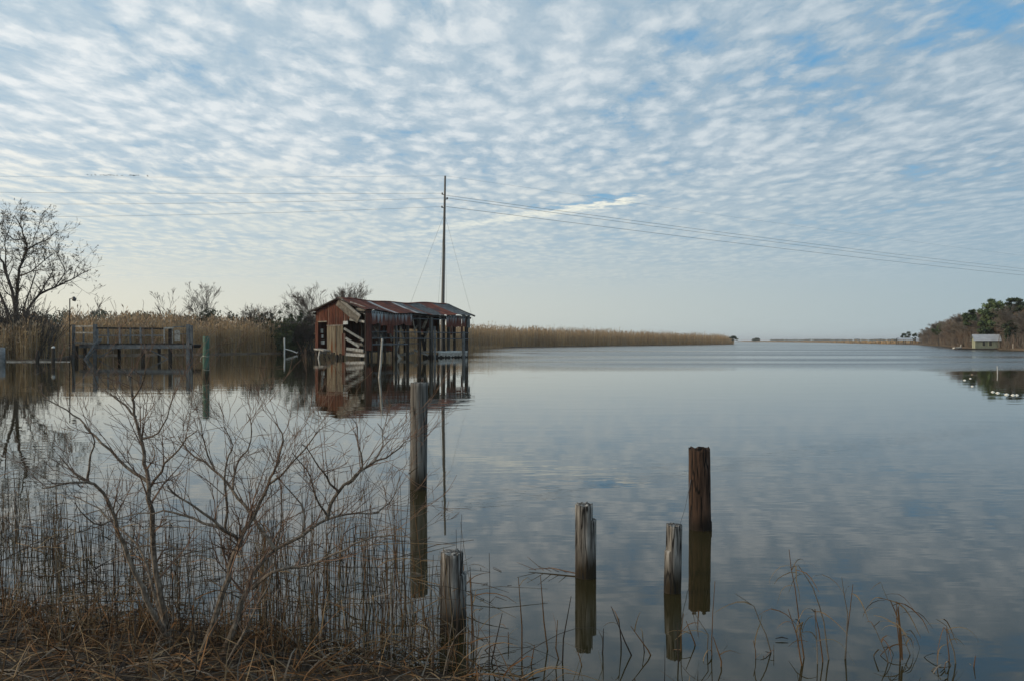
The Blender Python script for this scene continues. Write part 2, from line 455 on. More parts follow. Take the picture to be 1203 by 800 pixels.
    lane = val('MULTIPLY', mr(val('ABSOLUTE', val('SUBTRACT', sd, .22)), .04, .16, 1, 0), val('MULTIPLY', mr(t, .58, .88), mr(t, .98, 1.06, 1, 0)))
    dens = val('ADD', dens, val('MULTIPLY', roll, .6))
    dens = val('SUBTRACT', dens, val('MULTIPLY', lane, .55))
    cov = mr(dens, -.20, .50)
    thick = mr(dens, .15, 1.15)
    # colours: clouds forward-scatter towards the sun, so they are creamy and bright there and slate blue away from it
    sunn = vec('DOT_PRODUCT', D, tuple(sdir), 1)
    ns = mr(sunn, -.65, .62, 0, 1, False)
    lowz = mr(Z, .04, .24, 1, 0)
    bright_far = lin((.455, .525, .575)); bright_near = lin((1.05, .92, .66))
    grey_far = lin((.235, .335, .425)); grey_near = lin((.47, .565, .63))
    brt = mix(ns, bright_far, mix(lowz, lin((.80, .81, .80)), bright_near))
    gry = mix(ns, grey_far, grey_near)
    hl = val('ADD', val('MULTIPLY', thick, .70), val('MULTIPLY', mr(val('ADD', val('MULTIPLY', fine, .5), val('MULTIPLY', cell, .5)), .27, .70, -.16, .44), mr(az, -.1, .55, 1.0, .62, False)))
    cl = mix(hl, gry, brt)
    rollc = mix(val('MULTIPLY', val('MULTIPLY', roll, 1.3), mr(fine, .3, .6, .35, .9)), cl, lin((.95, .90, .74)))
    # open sky between, greyed by thin cirrus
    blue = mix(.6, sky.outputs['Color'], lin((.17, .40, .66)))
    gain = N.new('ShaderNodeMix'); gain.data_type = 'RGBA'; gain.blend_type = 'MULTIPLY'; gain.inputs['Factor'].default_value = 1
    L.new(blue, gain.inputs['A']); gain.inputs['B'].default_value = (.75, .95, 1.0, 1)
    c1 = mix(cov, gain.outputs['Result'], rollc)
    # towards the horizon the sheet melts into pale haze
    hz_far = lin((.31, .40, .44)); hz_near = lin((.80, .74, .585))
    up = mr(Z, .02, .13)
    hz = mix(mr(sunn, -.62, .55, 0, 1, False), mix(up, hz_far, lin((.275, .385, .465))), mix(up, hz_near, lin((.60, .65, .63))))
    band = nz(vec('MULTIPLY', p, (.12, .8, 1)), 1.0, 2).outputs['Fac']
    hf = mr(val('ADD', Z, val('MULTIPLY', val('SUBTRACT', band, .5), .06)), .05, .19, 1, 0, False)
    c2 = mix(hf, c1, hz)
    L.new(c2, bg.inputs['Color'])
    w.cycles.sampling_method = 'MANUAL'; w.cycles.sample_map_resolution = 512


build_world()
sc.view_settings.view_transform = 'Standard'; sc.view_settings.look = 'None'
sc.view_settings.exposure = 0.15; sc.view_settings.gamma = 1.0
sc.render.engine = 'CYCLES'
sc.cycles.use_denoising = True
sc.cycles.max_bounces = 6; sc.cycles.diffuse_bounces = 2; sc.cycles.glossy_bounces = 3; sc.cycles.transparent_max_bounces = 8
sc.cycles.sample_clamp_indirect = 4.0

# ------------------------------------------------------------- the setting
mb = MB()
mb.quad((-3900, -60, 0), (3900, -60, 0), (3900, 8900, 0), (-3900, 8900, 0))
tag(mb.build('water', M['water']), kind='structure')


def edge_y(x):
    k = [(-9, 7.0), (-4, 5.9), (-3, 5.55), (-2.2, 5.35), (-1.5, 5.2), (-1.1, 4.95), (-.6, 4.6), (-.1, 4.45), (.5, 4.05), (2, 3.8), (9, 3.2)]
    for (a, b), (c, d) in zip(k, k[1:]):
        if x <= c: return b + (d - b) * max(0, min(1, (x - a) / (c - a)))
    return k[-1][1]


def bank_z(x, y):
    e = edge_y(x) + .25 * noise.noise((x * 1.3, y * .4, 5.1)) - y
    t = max(-1.0, min(1.0, e / 1.6))
    z = .17 * t if t > 0 else .5 * t
    return z + .05 * noise.noise((x * 2.1, y * 2.1, 1.0)) * min(1, max(0, e + .3))


mb = MB(); nx, ny = 110, 90
for j in range(ny + 1):
    for i in range(nx + 1):
        x = -11 + 22 * i / nx; y = -8 + 16 * j / ny
        mb.v.append((x, y, bank_z(x, y)))
for j in range(ny):
    for i in range(nx):
        a = j * (nx + 1) + i
        mb.f.append((a, a + 1, a + nx + 2, a + nx + 1)); mb.m.append(0)
tag(mb.build('bank', M['soil'], smooth=True), kind='structure')

# the marsh on the far side: shoreline as (photo column, distance)
SHORE = [(-420, 62), (-150, 66), (0, 71), (52, 72.5), (70, 78), (82, 93), (112, 99), (180, 104), (250, 108), (330, 118), (372, 124), (430, 134), (500, 152),
         (545, 178), (600, 215), (680, 255), (760, 305), (820, 350), (852, 385), (861, 402)]


def shore_at(px):
    for (a, b), (c, d) in zip(SHORE, SHORE[1:]):
        if px <= c: return b + (d - b) * (px - a) / (c - a)
    return SHORE[-1][1]


def land(name, front, depth, z=.16, m='mud', kind='structure'):
    """a low sheet of ground: front edge under water, then up to z, then back"""
    mb = MB(); n = len(front)
    for (x, y) in front: mb.v.append((x, y, -.25))
    for (x, y) in front: mb.v.append((x + .02 * x / y, y + 1.2, z + .05 * noise.noise((x * .2, y * .2, 0))))
    for (x, y) in front:
        k = 1 + depth / y
        mb.v.append((x * k, y * k, z + .25))
    for r in range(2):
        for i in range(n - 1):
            a = r * n + i
            mb.f.append((a, a + 1, a + n + 1, a + n)); mb.m.append(0)
    return tag(mb.build(name, M[m], smooth=True), kind=kind)


fr = []
for i in range(90):
    px = -420 + (861 + 420) * i / 89
    d = shore_at(px) * (1 + .012 * noise.noise((px * .06, 0, 0)))
    fr.append(tuple(W(px, d).xy))
land('marsh_ground', fr, 160)
# mud bar that shows above the water off the marsh
mb = MB()
bar_pts = [(585, 119), (600, 117.5), (622, 116.5), (645, 116), (664, 115.6), (672, 115.9), (650, 118), (622, 120), (598, 121.5)]
c0 = W(625, 118); mb.v.append((c0.x, c0.y, .05))
for px, d in bar_pts: mb.v.append((W(px, d).x, d, -.02))
for i in range(len(bar_pts)):
    mb.f.append((0, 1 + i, 1 + (i + 1) % len(bar_pts))); mb.m.append(0)
tag(mb.build('mud_bar', M['mud']), kind='structure')

RSHORE = [(1066, 405.4, 395), (1085, 405.6, 330), (1110, 0, 258), (1130, 0, 196), (1146, 0, 172), (1175, 0, 162), (1204, 0, 152), (1330, 0, 118), (1500, 0, 92)]


def rshore_at(px):
    for (a, _, b), (c, _, d) in zip(RSHORE, RSHORE[1:]):
        if px <= c: return b + (d - b) * max(0, (px - a) / (c - a))
    return RSHORE[-1][2]


fr = []
for i in range(60):
    px = 1066 + 434 * i / 59
    fr.append(tuple(W(px, rshore_at(px)).xy))
land('right_shore_ground', fr, 120, .3)
FSHORE = [(866, 1500), (900, 1250), (950, 900), (1000, 560), (1040, 430), (1062, 400), (1090, 360)]
fr = []
for i in range(40):
    px = 866 + 224 * i / 39
    for (a, b), (c, d) in zip(FSHORE, FSHORE[1:]):
        if px <= c + .01:
            fr.append(tuple(W(px, b + (d - b) * (px - a) / (c - a)).xy)); break
land('far_marsh_ground', fr, 700, .3)


# ------------------------------------------------------------------- reeds
def reed(mb, x, y, z0, h, rng, w=.03, leaves=3, plume=True):
    a = rng.uniform(0, math.tau); ln = rng.gauss(0, .07)
    lean = Vector((math.cos(a) * ln, math.sin(a) * ln, 0))
    b = Vector((x, y, z0)); tip = b + Vector((0, 0, h)) + lean * h
    midp = b + Vector((0, 0, h * .5)) + lean * h * .35
    m = rng.choices((0, 1, 2), (.5, .3, .2))[0]
    s = Vector((math.cos(a + 1.2 + rng.uniform(-1, 1)), .35, 0)).normalized()
    mb.strip([b, midp, tip], [w * .5, w * .5, w * .22], s, m)
    for i in range(leaves):
        t = rng.uniform(.25, .9); p = b.lerp(midp, t * 2) if t < .5 else midp.lerp(tip, t * 2 - 1)
        q = rng.uniform(0, math.tau); L_ = rng.uniform(.25, .6) * (h / 4.5 + .3)
        d = Vector((math.cos(q), math.sin(q), rng.uniform(.3, 1.3))).normalized()
        e = p + d * L_; e2 = e + Vector((d.x, d.y, -.5)) * L_ * .35
        mb.strip([p, e, e2], [w * .35, w * .5, .002], Vector((-d.y, d.x, .25)).normalized(), rng.choice((0, 0, 1, 2)))
    if plume:
        q = rng.uniform(0, math.tau); d = Vector((math.cos(q) * .5, math.sin(q) * .5, 1)).normalized()
        pl = rng.uniform(.3, .5) * min(1.3, h / 4)
        mb.strip([tip - d * .03, tip + d * pl * .45, tip + d * pl], [.012, rng.uniform(.05, .10), .006], s, 3)


def reed_bed(name, label, px0, px1, n, hfun, depth, seed, w=.045, leaves=3, plume_p=.5, front=shore_at):
    rng = random.Random(seed); mb = MB()
    for i in range(n):
        px = rng.uniform(px0, px1)
        d0 = front(px); t = rng.random() ** 1.7 * depth
        jag = 1.0 + 1.6 * noise.noise((px * .05, d0 * .1, seed))
        d = d0 + .6 + max(0, jag) + t
        p = W(px + rng.uniform(-2, 2), d)
        h = hfun(px, t / depth, rng)
        if t < depth * .10 and rng.random() < .55: h *= rng.uniform(.12, .6)
        cl = .97 + .15 * noise.noise((p.x * .22, p.y * .22, seed + 3.0)) + .09 * noise.noise((p.x * 1.1, p.y * 1.1, seed)) + (rng.uniform(.04, .2) if rng.random() < .10 else 0)
        reed(mb, p.x, p.y, .05, h * cl * rng.uniform(.72, 1.04), rng, w, leaves, rng.random() < plume_p)
    o = mb.build(name, REED)
    return tag(o, label, 'reeds', kind='stuff')


def h_left(px, t, rng):
    if px < 78: base = 3.3 + .4 * math.sin(px * .05)
    else: base = 4.7 + .25 * math.sin(px * .045)
    if px > 300: base *= 1 - .22 * min(1, (px - 300) / 50)
    return base * (.80 + .2 * min(1, t * 2.2))


reed_bed('reed_bed', 'tall tan reed bed lining the marsh behind the old grey dock', -60, 400, 17000, h_left, 20, 11)


def h_point(px, t, rng):
    k = min(1, max(0, (862 - px) / 16)) ** .6
    base = 5.0 - .6 * min(1, max(0, (px - 700) / 140))
    return base * (.45 + .55 * k) * (.82 + .18 * min(1, t * 2))


reed_bed('reed_bed', 'long tan reed bed on the low point right of the tin boathouse', 400, 861, 17000, h_point, 22, 12, w=.075, plume_p=.42)


def h_far(px, t, rng): return rng.uniform(1.0, 2.0)


def f_front(px):
    for (a, b), (c, d) in zip(FSHORE, FSHORE[1:]):
        if px <= c: return b + (d - b) * max(0, (px - a) / (c - a))
    return FSHORE[-1][1]


reed_bed('far_marsh_grass', 'thin brown strip of marsh grass along the far shore', 872, 1080, 5000, h_far, 60, 13, w=.35, leaves=1, plume_p=0, front=f_front)
rng = random.Random(77); mb = MB()
for i in range(1500):      # low dead grass and mud edge along the near marsh
    px = rng.uniform(430, 590); d = shore_at(px) - rng.uniform(-1, 3.5)
    p = W(px, d); reed(mb, p.x, p.y, -.05, rng.uniform(.2, .7), rng, .06, 1, False)
tag(mb.build('marsh_stubble', REED), 'low dead grass on the mud edge behind the tin boathouse', 'grass', kind='stuff')


# ------------------------------------------------------------------- trees
def grow(mb, p, d, length, r, level, rng, maxl, nchild, spread, up, minr, sides=4, m=(0, 1), ends=None, curve=.16, low=.32):
    n = max(2, int(4 - level * .6)) if level else 6
    pts = [Vector(p)]; dd = Vector(d).normalized(); rad = [r]
    for i in range(n):
        dd = (dd + Vector((rng.gauss(0, curve), rng.gauss(0, curve), rng.gauss(0, curve * .6) + up)) * .9).normalized()
        pts.append(pts[-1] + dd * (length / n)); rad.append(max(minr, r * (1 - .72 * (i + 1) / n)))
    mb.tube(pts, rad, sides if level < 2 else 3, m[0] if level < 2 else m[1], cap=level < 1)
    if ends is not None and level >= maxl - 1: ends.append(pts[-1].copy())
    if level >= maxl: return
    for k in range(nchild[level]):
        t = rng.uniform(.28 if level else low, 1.0)
        i = min(n - 1, int(t * n)); q = pts[i].lerp(pts[i + 1], t * n - i)
        base = (pts[i + 1] - pts[i]).normalized()
        a = rng.uniform(0, math.tau)
        s = base.orthogonal().normalized(); s2 = base.cross(s)
        side = s * math.cos(a) + s2 * math.sin(a)
        ang = rng.uniform(spread * .55, spread * 1.15)
        nd = base * math.cos(ang) + side * math.sin(ang)
        grow(mb, q, nd, length * rng.uniform(.42, .68) * (1.15 - .4 * t), max(minr, rad[i] * rng.uniform(.45, .65)), level + 1, rng, maxl, nchild, spread, up, minr, sides, m, ends, curve)


def split_tree(root, rng, h, r, maxl, nchild, spread, up, minr, mats, lean=0.0, low=.32):
    """trunk and crown as two meshes under a thing"""
    mb = MB(); grow(mb, (0, 0, -.2), (lean, 0, 1), h, r, 0, rng, maxl, nchild, spread, up, minr, 5, low=low)
    # separate the trunk (first tube) from the crown
    nv = 5 * 7; nf = 5 * 6 + 2
    t = MB(); t.v = mb.v[:nv]; t.f = mb.f[:nf]; t.m = [0] * nf
    c = MB(); c.v = mb.v[nv:]; c.f = [tuple(i - nv for i in f) for f in mb.f[nf:]]; c.m = mb.m[nf:]
    t.build('trunk', mats[0], root); c.build('crown', [mats[0], mats[1]], root)


def leaf_clump(mb, c, rad, n, size, rng, m=0, flat=.7):
    for i in range(n):
        v = Vector((rng.gauss(0, 1), rng.gauss(0, 1), rng.gauss(0, 1)))
        v = v.normalized() * rad * rng.random() ** .45
        v.z *= flat
        p = c + v
        a = Vector((rng.gauss(0, 1), rng.gauss(0, 1), rng.gauss(0, 1))).normalized()
        b = a.orthogonal().normalized(); s = size * rng.uniform(.6, 1.4)
        mb.quad(p - a * s, p + b * s * .45, p + a * s, p - b * s * .45, m)


def pine(root, rng, h, spread, leaf, mats, dense=1.0, flat=.6, bottom=.45):
    t = MB()
    pts = [Vector((0, 0, -.2))]
    for i in range(6): pts.append(Vector((rng.gauss(0, .012 * h), rng.gauss(0, .012 * h), h * (i + 1) / 6)))
    t.tube(pts, [h * .018 * (1 - .75 * i / 6) for i in range(7)], 6)
    c = MB()
    n = int(26 * dense)
    for k in range(n):
        f = rng.uniform(bottom, 1.0)
        base = Vector((0, 0, h * f * .97))
        rr = spread * (math.sin(min(1, (1.04 - f) / (1.04 - bottom) * 1.0) * math.pi * .62 + .12)) * rng.uniform(.45, 1.05)
        a = rng.uniform(0, math.tau)
        e = base + Vector((math.cos(a) * rr, math.sin(a) * rr, rr * rng.uniform(.0, .35)))
        t.tube([base, base.lerp(e, .5) + Vector((0, 0, .03 * h * rng.uniform(-.4, .6))), e], [h * .006, h * .004, h * .002], 3)
        leaf_clump(c, e, spread * rng.uniform(.22, .36), int(75 * dense), leaf, rng, 0, flat)
        leaf_clump(c, base.lerp(e, .6), spread * rng.uniform(.16, .26), int(35 * dense), leaf, rng, 0, flat)
    t.build('trunk', mats[0], root); c.build('crown', mats[1], root)


# wood on the right shore
rng = random.Random(5)
GB = 'bare trees of the wood on the right shore'
LB1 = 'bare grey tree among others in the wood on the right shore'
LB2 = 'bare reddish brown tree among others in the wood on the right shore'
protos = []; tall = {}
for k in range(4):
    tw = 'grey_twig' if k % 2 == 0 else 'mauve_twig'
    o = thing('bare_tree', LB1 if k % 2 == 0 else LB2, 'tree', group=GB)
    split_tree(o, random.Random(40 + k), 7.4 + .5 * k, .12, 4, (20, 7, 5, 3), .62, .07, .022, (M['pale_trunk'], M[tw]), low=.10)
    tall[o.name] = max(v.co.z for c in o.children for v in c.data.vertices)
    protos.append(o)


def wood_top(px):          # crown line in the photo
    k = [(1076, 399), (1086, 391), (1095, 386), (1105, 379), (1115, 374), (1125, 371), (1135, 369), (1150, 366), (1165, 364), (1185, 360), (1203, 356), (1300, 350), (1420, 340)]
    for (a, b), (c, d) in zip(k, k[1:]):
        if px <= c: return b + (d - b) * (px - a) / (c - a)
    return 340


first = set()
spots = []
for px in list(range(1083, 1212, 3)):
    for row in range(3):
        spots.append((px + rng.uniform(-2, 2), row))
for px in range(1216, 1420, 17): spots.append((px, 1))
for i, (px, row) in enumerate(spots):
    d = rshore_at(px) + 3 + row * 9 + rng.uniform(0, 5) + (11 if 1138 < px < 1206 else 0)
    z = .25
    top = CAMZ + (400 - wood_top(px) - (0, -1.5, 0)[row] - rng.uniform(-2.5, 2.5)) * d / F
    top *= (.80, .93, 1.0)[row]
    k = i % 4
    s = (top - z) / tall[protos[k].name]
    loc = W(px, d, z); rz = rng.uniform(0, math.tau)
    scl = (s * rng.uniform(1.0, 1.3), s * rng.uniform(1.0, 1.3), s)
    if k not in first and row == 0:
        first.add(k); o = protos[k]; o.location = loc; o.rotation_euler.z = rz; o.scale = scl
    else:
        dup(protos[k], loc, rz, scl)
# undergrowth at the foot of the wood
mb = MB()
for i in range(9000):
    px = rng.uniform(1084, 1230); d = rshore_at(px) + rng.uniform(.5, 30)
    p = W(px, d, .2); hgt = rng.uniform(.6, 3.4) * min(1, d / 190)
    a = rng.uniform(0, math.tau)
    q = p + Vector((rng.gauss(0, .3), rng.gauss(0, .3), hgt))
    mb.strip([p, p.lerp(q, .5) + Vector((rng.gauss(0, .1), 0, 0)), q], [.05, .06, .015], (math.cos(a), .3, .2), rng.choice((0, 0, 1)))
tag(mb.build('undergrowth', [M['grey_twig'], M['mauve_twig'], M['dead_leaf']]), 'brown undergrowth at the foot of the bare wood', 'undergrowth', kind='stuff')
PT = (M['tree_bark'], M['needles']); PD = (M['tree_bark'], M['needles_dark'])
for px, ytop, d, sp_, label, mats, bt, fl in (
        (1167, 352, 174, 2.7, 'tall round crowned green pine rising above the wood behind the green shed', PT, .30, .8),
        (1192, 350.5, 172, 2.2, 'dark flat topped pine at the right edge of the wood', PD, .60, .6),
        (1205, 354, 176, 2.0, 'pine cut by the right edge of the photo', PD, .6, .5),
        (1141, 364.5, 186, 1.6, 'small olive pine left of the tall round pine', PT, .6, .6),
        (1187, 377, 164, 1.5, 'small dark evergreen in front of the wood right of the green shed', PD, .3, .8),
        (1156, 386, 173, 1.6, 'dark bushy evergreen just above the roof of the green shed', PD, .3, .8),
        (1103, 381, 258, 1.6, 'little olive green tree in the left part of the wood', PT, .5, .7),
        (1260, 345, 170, 3.0, 'pine beyond the right edge of the photo', PT, .5, .6)):
    o = thing('pine_tree', label, 'pine tree', W(px, d, .3))
    pine(o, random.Random(int(px)), CAMZ + (400 - ytop) * d / F - .3, sp_, .26, mats, 1.25, fl, bt)
# small trees beside the far boat shelters
for px, ytop, d, sp_, label in ((1061, 391.5, 425, 1.4, 'small dark tree left of the pair behind the far boat shelter'),
                                (1067, 389.5, 430, 2.0, 'taller dark tree behind the far boat shelter'),
                                (1075, 391.5, 420, 1.7, 'open branched tree between the two far boat shelters'),
                                (1082, 393, 400, 1.6, 'low tree at the left end of the bare wood')):
    o = thing('far_tree', label, 'tree', W(px, d, .3))
    pine(o, random.Random(int(px)), CAMZ + (400 - ytop) * d / F - .3, sp_, .3, PD, .55, .7, .35)
o = thing('far_tree', 'lone dark bush on the far horizon right of the reed point', 'bush', W(889, 1000, .2))
pine(o, random.Random(3), 3.8, 4.0, .7, PD, .7, .5, .25)
o = thing('far_tree', 'small bush at the very tip of the reed point', 'bush', W(861, 399, .1))
pine(o, random.Random(4), 3.6, 1.9, .3, PD, .5, .5, .35)


def treeline(name, label, pts, n, hh, size, seed, mats):
    rng = random.Random(seed); mb = MB()
    for i in range(n):
        t = rng.random(); px = pts[0][0] + (pts[1][0] - pts[0][0]) * t; d = pts[0][1] + (pts[1][1] - pts[0][1]) * t + rng.uniform(0, 25)
        h = hh * (.78 + .34 * noise.noise((px * .075, seed, 0)) + rng.uniform(-.06, .1))
        p = W(px, d, 0)
        mb.tube([p, p + Vector((0, 0, h * .9))], [.12, .05], 3, 0)
        for k in range(3):
            leaf_clump(mb, p + Vector((rng.uniform(-1, 1) * h * .16, rng.uniform(-1, 1), h * rng.uniform(.5, .92))), h * .17, 26, size, rng, 1, .7)
    return tag(mb.build(name, mats), label, 'trees', kind='stuff')


treeline('distant_woods', 'dark line of far pines showing just over the reed bed at left', ((-60, 330), (262, 330)), 170, 14.6, .5, 31, [M['tree_bark'], M['needles_dark']])
treeline('distant_woods', 'thin dark line of woods on the far horizon', ((905, 2300), (1110, 1700)), 420, 5.2, 1.2, 32, [M['tree_bark'], M['needles_dark']])

# ---------------------------------------------------- the left shore's trees
def traced(root, paths, Y, seed, rfun, mats, twig=(.5, 1.6), ntw=7, minr=.02, dep=1.5, sub=2, name='limb', leafy=None, conv=None, sides=5, updir=.35, first_name=None, rscale=1.0):
    """limbs that follow the given lines, each with its own depth, with side twigs grown on"""
    rng = random.Random(seed)
    out = []
    for pi, (pts, r0, r1) in enumerate(paths):
        mb = MB(); tw = MB()
        off = rng.uniform(-dep, dep) if pi else 0
        n = len(pts); P3 = []
        for i, q in enumerate(pts):
            px, py = conv(*q) if conv else q
            yy = Y + off * (i / (n - 1)) ** .8 + rng.gauss(0, dep * .05)
            P3.append(P(px, py, yy) - root.location)
        # smooth the line a little
        S_ = [P3[0]]
        for i in range(len(P3) - 1):
            p0, a, b, p3 = P3[max(0, i - 1)], P3[i], P3[i + 1], P3[min(len(P3) - 1, i + 2)]
            for t_ in (.33, .67, 1.0):
                q = .5 * (2 * a + (b - p0) * t_ + (2 * p0 - 5 * a + 4 * b - p3) * t_ ** 2 + (3 * a - p0 - 3 * b + p3) * t_ ** 3)
                S_.append(q + Vector((rng.gauss(0, 1), rng.gauss(0, 1), rng.gauss(0, 1))) * (b - a).length * .022)
        N_ = len(S_)
        rr = [max(minr, (r0 + (r1 - r0) * (i / (N_ - 1)) ** .8) * rscale) for i in range(N_)]
        mb.tube(S_, rr, sides, 0)
        L_ = sum((b - a).length for a, b in zip(S_, S_[1:]))
        cnt = max(2, int(ntw * L_ / ((twig[0] + twig[1]) * 2)))

        def sprout(p, d, l, r, lev):
            seg = 3; q = [p]; dd = d.normalized(); ra = [r]
            for s in range(seg):
                dd = (dd + Vector((rng.gauss(0, .14), rng.gauss(0, .14), rng.gauss(0, .10) + .05))).normalized()
                q.append(q[-1] + dd * l / seg); ra.append(max(minr * .6, r * (1 - .3 * (s + 1))))
            mb.tube(q, ra, 3, 1, False)
            if leafy and lev >= sub - 1 and rng.random() < leafy[0]:
                for _ in range(leafy[1]):
                    leaf_clump(mb, q[rng.randint(1, 3)], leafy[2] * 1.5, 1, leafy[2], rng, 2)
            if lev < sub:
                for _ in range(rng.randint(2, 4) if lev == 0 else rng.randint(1, 3)):
                    t = rng.uniform(.25, 1); k = min(seg - 1, int(t * seg)); b = q[k].lerp(q[k + 1], t * seg - k)
                    v = (q[k + 1] - q[k]).normalized()
                    nd = v + Vector((rng.gauss(0, .55), rng.gauss(0, .55), rng.gauss(0, .45) + .12))
                    sprout(b, nd, l * rng.uniform(.35, .65), ra[k] * .7, lev + 1)
        for _ in range(cnt):
            t = rng.uniform(.22, 1) * (N_ - 1); k = min(N_ - 2, int(t)); b = S_[k].lerp(S_[k + 1], t - k)
            v = (S_[k + 1] - S_[k]).normalized()
            nd = v * .6 + Vector((rng.gauss(0, .6), rng.gauss(0, .6), rng.gauss(0, .5) + updir))
            sprout(b, nd, rng.uniform(*twig), max(minr, rr[k] * .5), 0)
        out.append(mb.build(first_name if (first_name and pi == 0) else name, mats, root))
    return out


z2 = lambda x, y: (x * .2625, 230 + y * .2625)
t = thing('bare_tree', 'big bare spreading tree over the reeds at the left edge', 'tree', W(18, 80, .2))
traced(t, [
    ([(70, 730), (70, 640), (72, 540), (75, 420), (85, 350), (100, 290), (120, 245), (110, 190), (90, 130), (65, 90)], .30, .04),
    ([(120, 242), (170, 215), (220, 190), (252, 160)], .11, .03),
    ([(110, 190), (70, 200), (40, 180), (5, 165)], .09, .03),
    ([(92, 320), (130, 240), (170, 150), (180, 100)], .06, .03),
    ([(72, 540), (40, 380), (10, 300), (-30, 240), (-60, 170)], .24, .04),
    ([(40, 380), (20, 250), (30, 180), (60, 90)], .10, .03),
    ([(72, 600), (0, 450), (-60, 380), (-140, 330)], .22, .04),
    ([(75, 640), (130, 510), (180, 440), (240, 415), (300, 385), (350, 360), (395, 330)], .22, .03),
    ([(240, 415), (290, 350), (275, 300), (250, 250)], .09, .03),
    ([(182, 438), (210, 380), (235, 340), (210, 270)], .09, .03),
    ([(85, 360), (140, 340), (200, 290), (240, 260)], .10, .03),
    ([(100, 520), (140, 400), (160, 330), (150, 270)], .10, .03),
    ([(80, 560), (60, 470), (20, 420), (-20, 350)], .12, .03),
    ([(330, 370), (340, 330), (370, 290)], .06, .03)],
    80, 9, None, [M['tree_bark'], M['tree_twig'], M['dead_leaf']], (.7, 2.3), 20, .014, 2.6, 3, 'branch', (.45, 2, .06), z2, 6, .2, 'trunk', .72)
# vines and dark scrub round its foot
mb = MB(); rng = random.Random(21)
for i in range(620):
    px = rng.uniform(-45, 58); d = 76 + rng.uniform(-2, 5); h = rng.uniform(1.6, 5.4) * (1.15 if px < 30 else .9)
    p = W(px, d, .1); grow(mb, p, (rng.gauss(0, .25), rng.gauss(0, .2), 1), h * .8, .03, 1, rng, 2, (3, 3, 2), .5, .08, .02)
o = mb.build('scrub', [M['tree_bark'], M['tree_twig']]); tag(o, 'tangled dark bare scrub around the foot of the big left tree', 'scrub', kind='stuff')

def simple_bare(label, px, ytop, d, seed, n=(9, 6, 4, 3), r=.07, spread=.5, lean=0.0, stems=1, minr=.013, name='bare_tree'):
    t = thing(name, label, 'tree' if name == 'bare_tree' else 'shrub', W(px, d, .2))
    h = (CAMZ + (400 - ytop) * d / F - .2)
    if stems == 1:
        split_tree(t, random.Random(seed), h * .80, r, 4, n, spread, .05, minr, (M['tree_bark'], M['tree_twig']), lean)
    else:
        rg = random.Random(seed)
        for s in range(stems):
            mb = MB(); a = rg.uniform(0, math.tau)
            grow(mb, (rg.uniform(-.5, .5), rg.uniform(-.5, .5), -.2), (math.cos(a) * .28, math.sin(a) * .28, 1), h * rg.uniform(.6, .88), r, 0, rg, 4, (8, 5, 4, 2), spread, .05, minr, 4)
            mb.build('stem', [M['tree_bark'], M['tree_twig']], t)
    t.scale = (1, 1, h / max(v.co.z for c in t.children for v in c.data.vertices))
    return t


simple_bare('slender bare tree standing up out of the reeds right of the dock', 236, 328, 118, 52, (10, 6, 4, 3), .09, .5, .02)
simple_bare('thin upright bare sapling left of the slender tree', 208, 338, 119, 53, (7, 4, 3, 2), .05, .32)
simple_bare('pale wispy sapling behind the lamp post', 95, 346, 104, 54, (7, 4, 3, 2), .05, .35, .02)
simple_bare('bare many stemmed tree just behind the gable of the tin boathouse', 381, 331, 128, 55, r=.07, spread=.4, stems=5)
simple_bare('bare many stemmed tree above the roof ridge of the tin boathouse', 398, 331, 129, 56, r=.07, spread=.4, stems=4)
simple_bare('low bare bush in the reeds beyond the green piling', 298, 352, 124, 57, r=.05, spread=.45, stems=5, name='bare_bush')
simple_bare('dense grey bare bush beside the left corner of the tin boathouse', 366, 356, 122, 58, r=.05, spread=.55, stems=12, name='bare_bush')
simple_bare('low grey bare bush at the waterline left of the tin boathouse', 357, 372, 119, 59, r=.05, spread=.6, stems=10, name='bare_bush')


def evergreen(label, px, ytop, d, wid, seed, n):
    t = thing('evergreen_bush', label, 'bush', W(px, d, .1)); rg = random.Random(seed)
    h = CAMZ + (400 - ytop) * d / F; s = MB(); c = MB()
    for i in range(n):
        a = rg.uniform(0, math.tau); rr = wid * rg.random() ** .6
        hh = h * rg.uniform(.55, 1) * (1 - .35 * (rr / wid) ** 2)
        e = Vector((math.cos(a) * rr, math.sin(a) * rr, hh))
        b = Vector((math.cos(a) * rr * .4, math.sin(a) * rr * .4, 0))
        m_ = b.lerp(e, .5) + Vector((rg.gauss(0, .15), rg.gauss(0, .15), 0))
        s.tube([b, m_, e], [.05, .035, .015], 4)
        for k in range(9):
            f = rg.uniform(.12, 1.02); q = b.lerp(m_, f * 2) if f < .5 else m_.lerp(e, f * 2 - 1)
            leaf_clump(c, q + Vector((rg.gauss(0, .3), rg.gauss(0, .3), rg.gauss(0, .1))), .42 * (1.15 - .6 * f), 26, .11, rg, 0, 1.0)
    s.build('stem', M['tree_bark'], t); c.build('foliage', M['ever_leaf'], t)


evergreen('dark green bushy evergreen in the reeds left of the tin boathouse', 343, 353, 119, 2.5, 61, 34)
evergreen('low rounded evergreen behind the reeds near the slender bare tree', 240, 357, 122, 1.6, 62, 10)
evergreen('small evergreen at the waterline in front of the evergreen bush', 333, 378, 116, 1.5, 63, 14)

evergreen('low olive bush showing over the reeds midway between dock and boathouse', 271, 364, 122, 1.7, 64, 12)
evergreen('small olive bush over the reeds left of the evergreen bush', 312, 363, 122, 1.9, 65, 14)
evergreen('ragged olive bush over the reeds behind the right half of the dock', 182, 362, 124, 1.6, 66, 9)

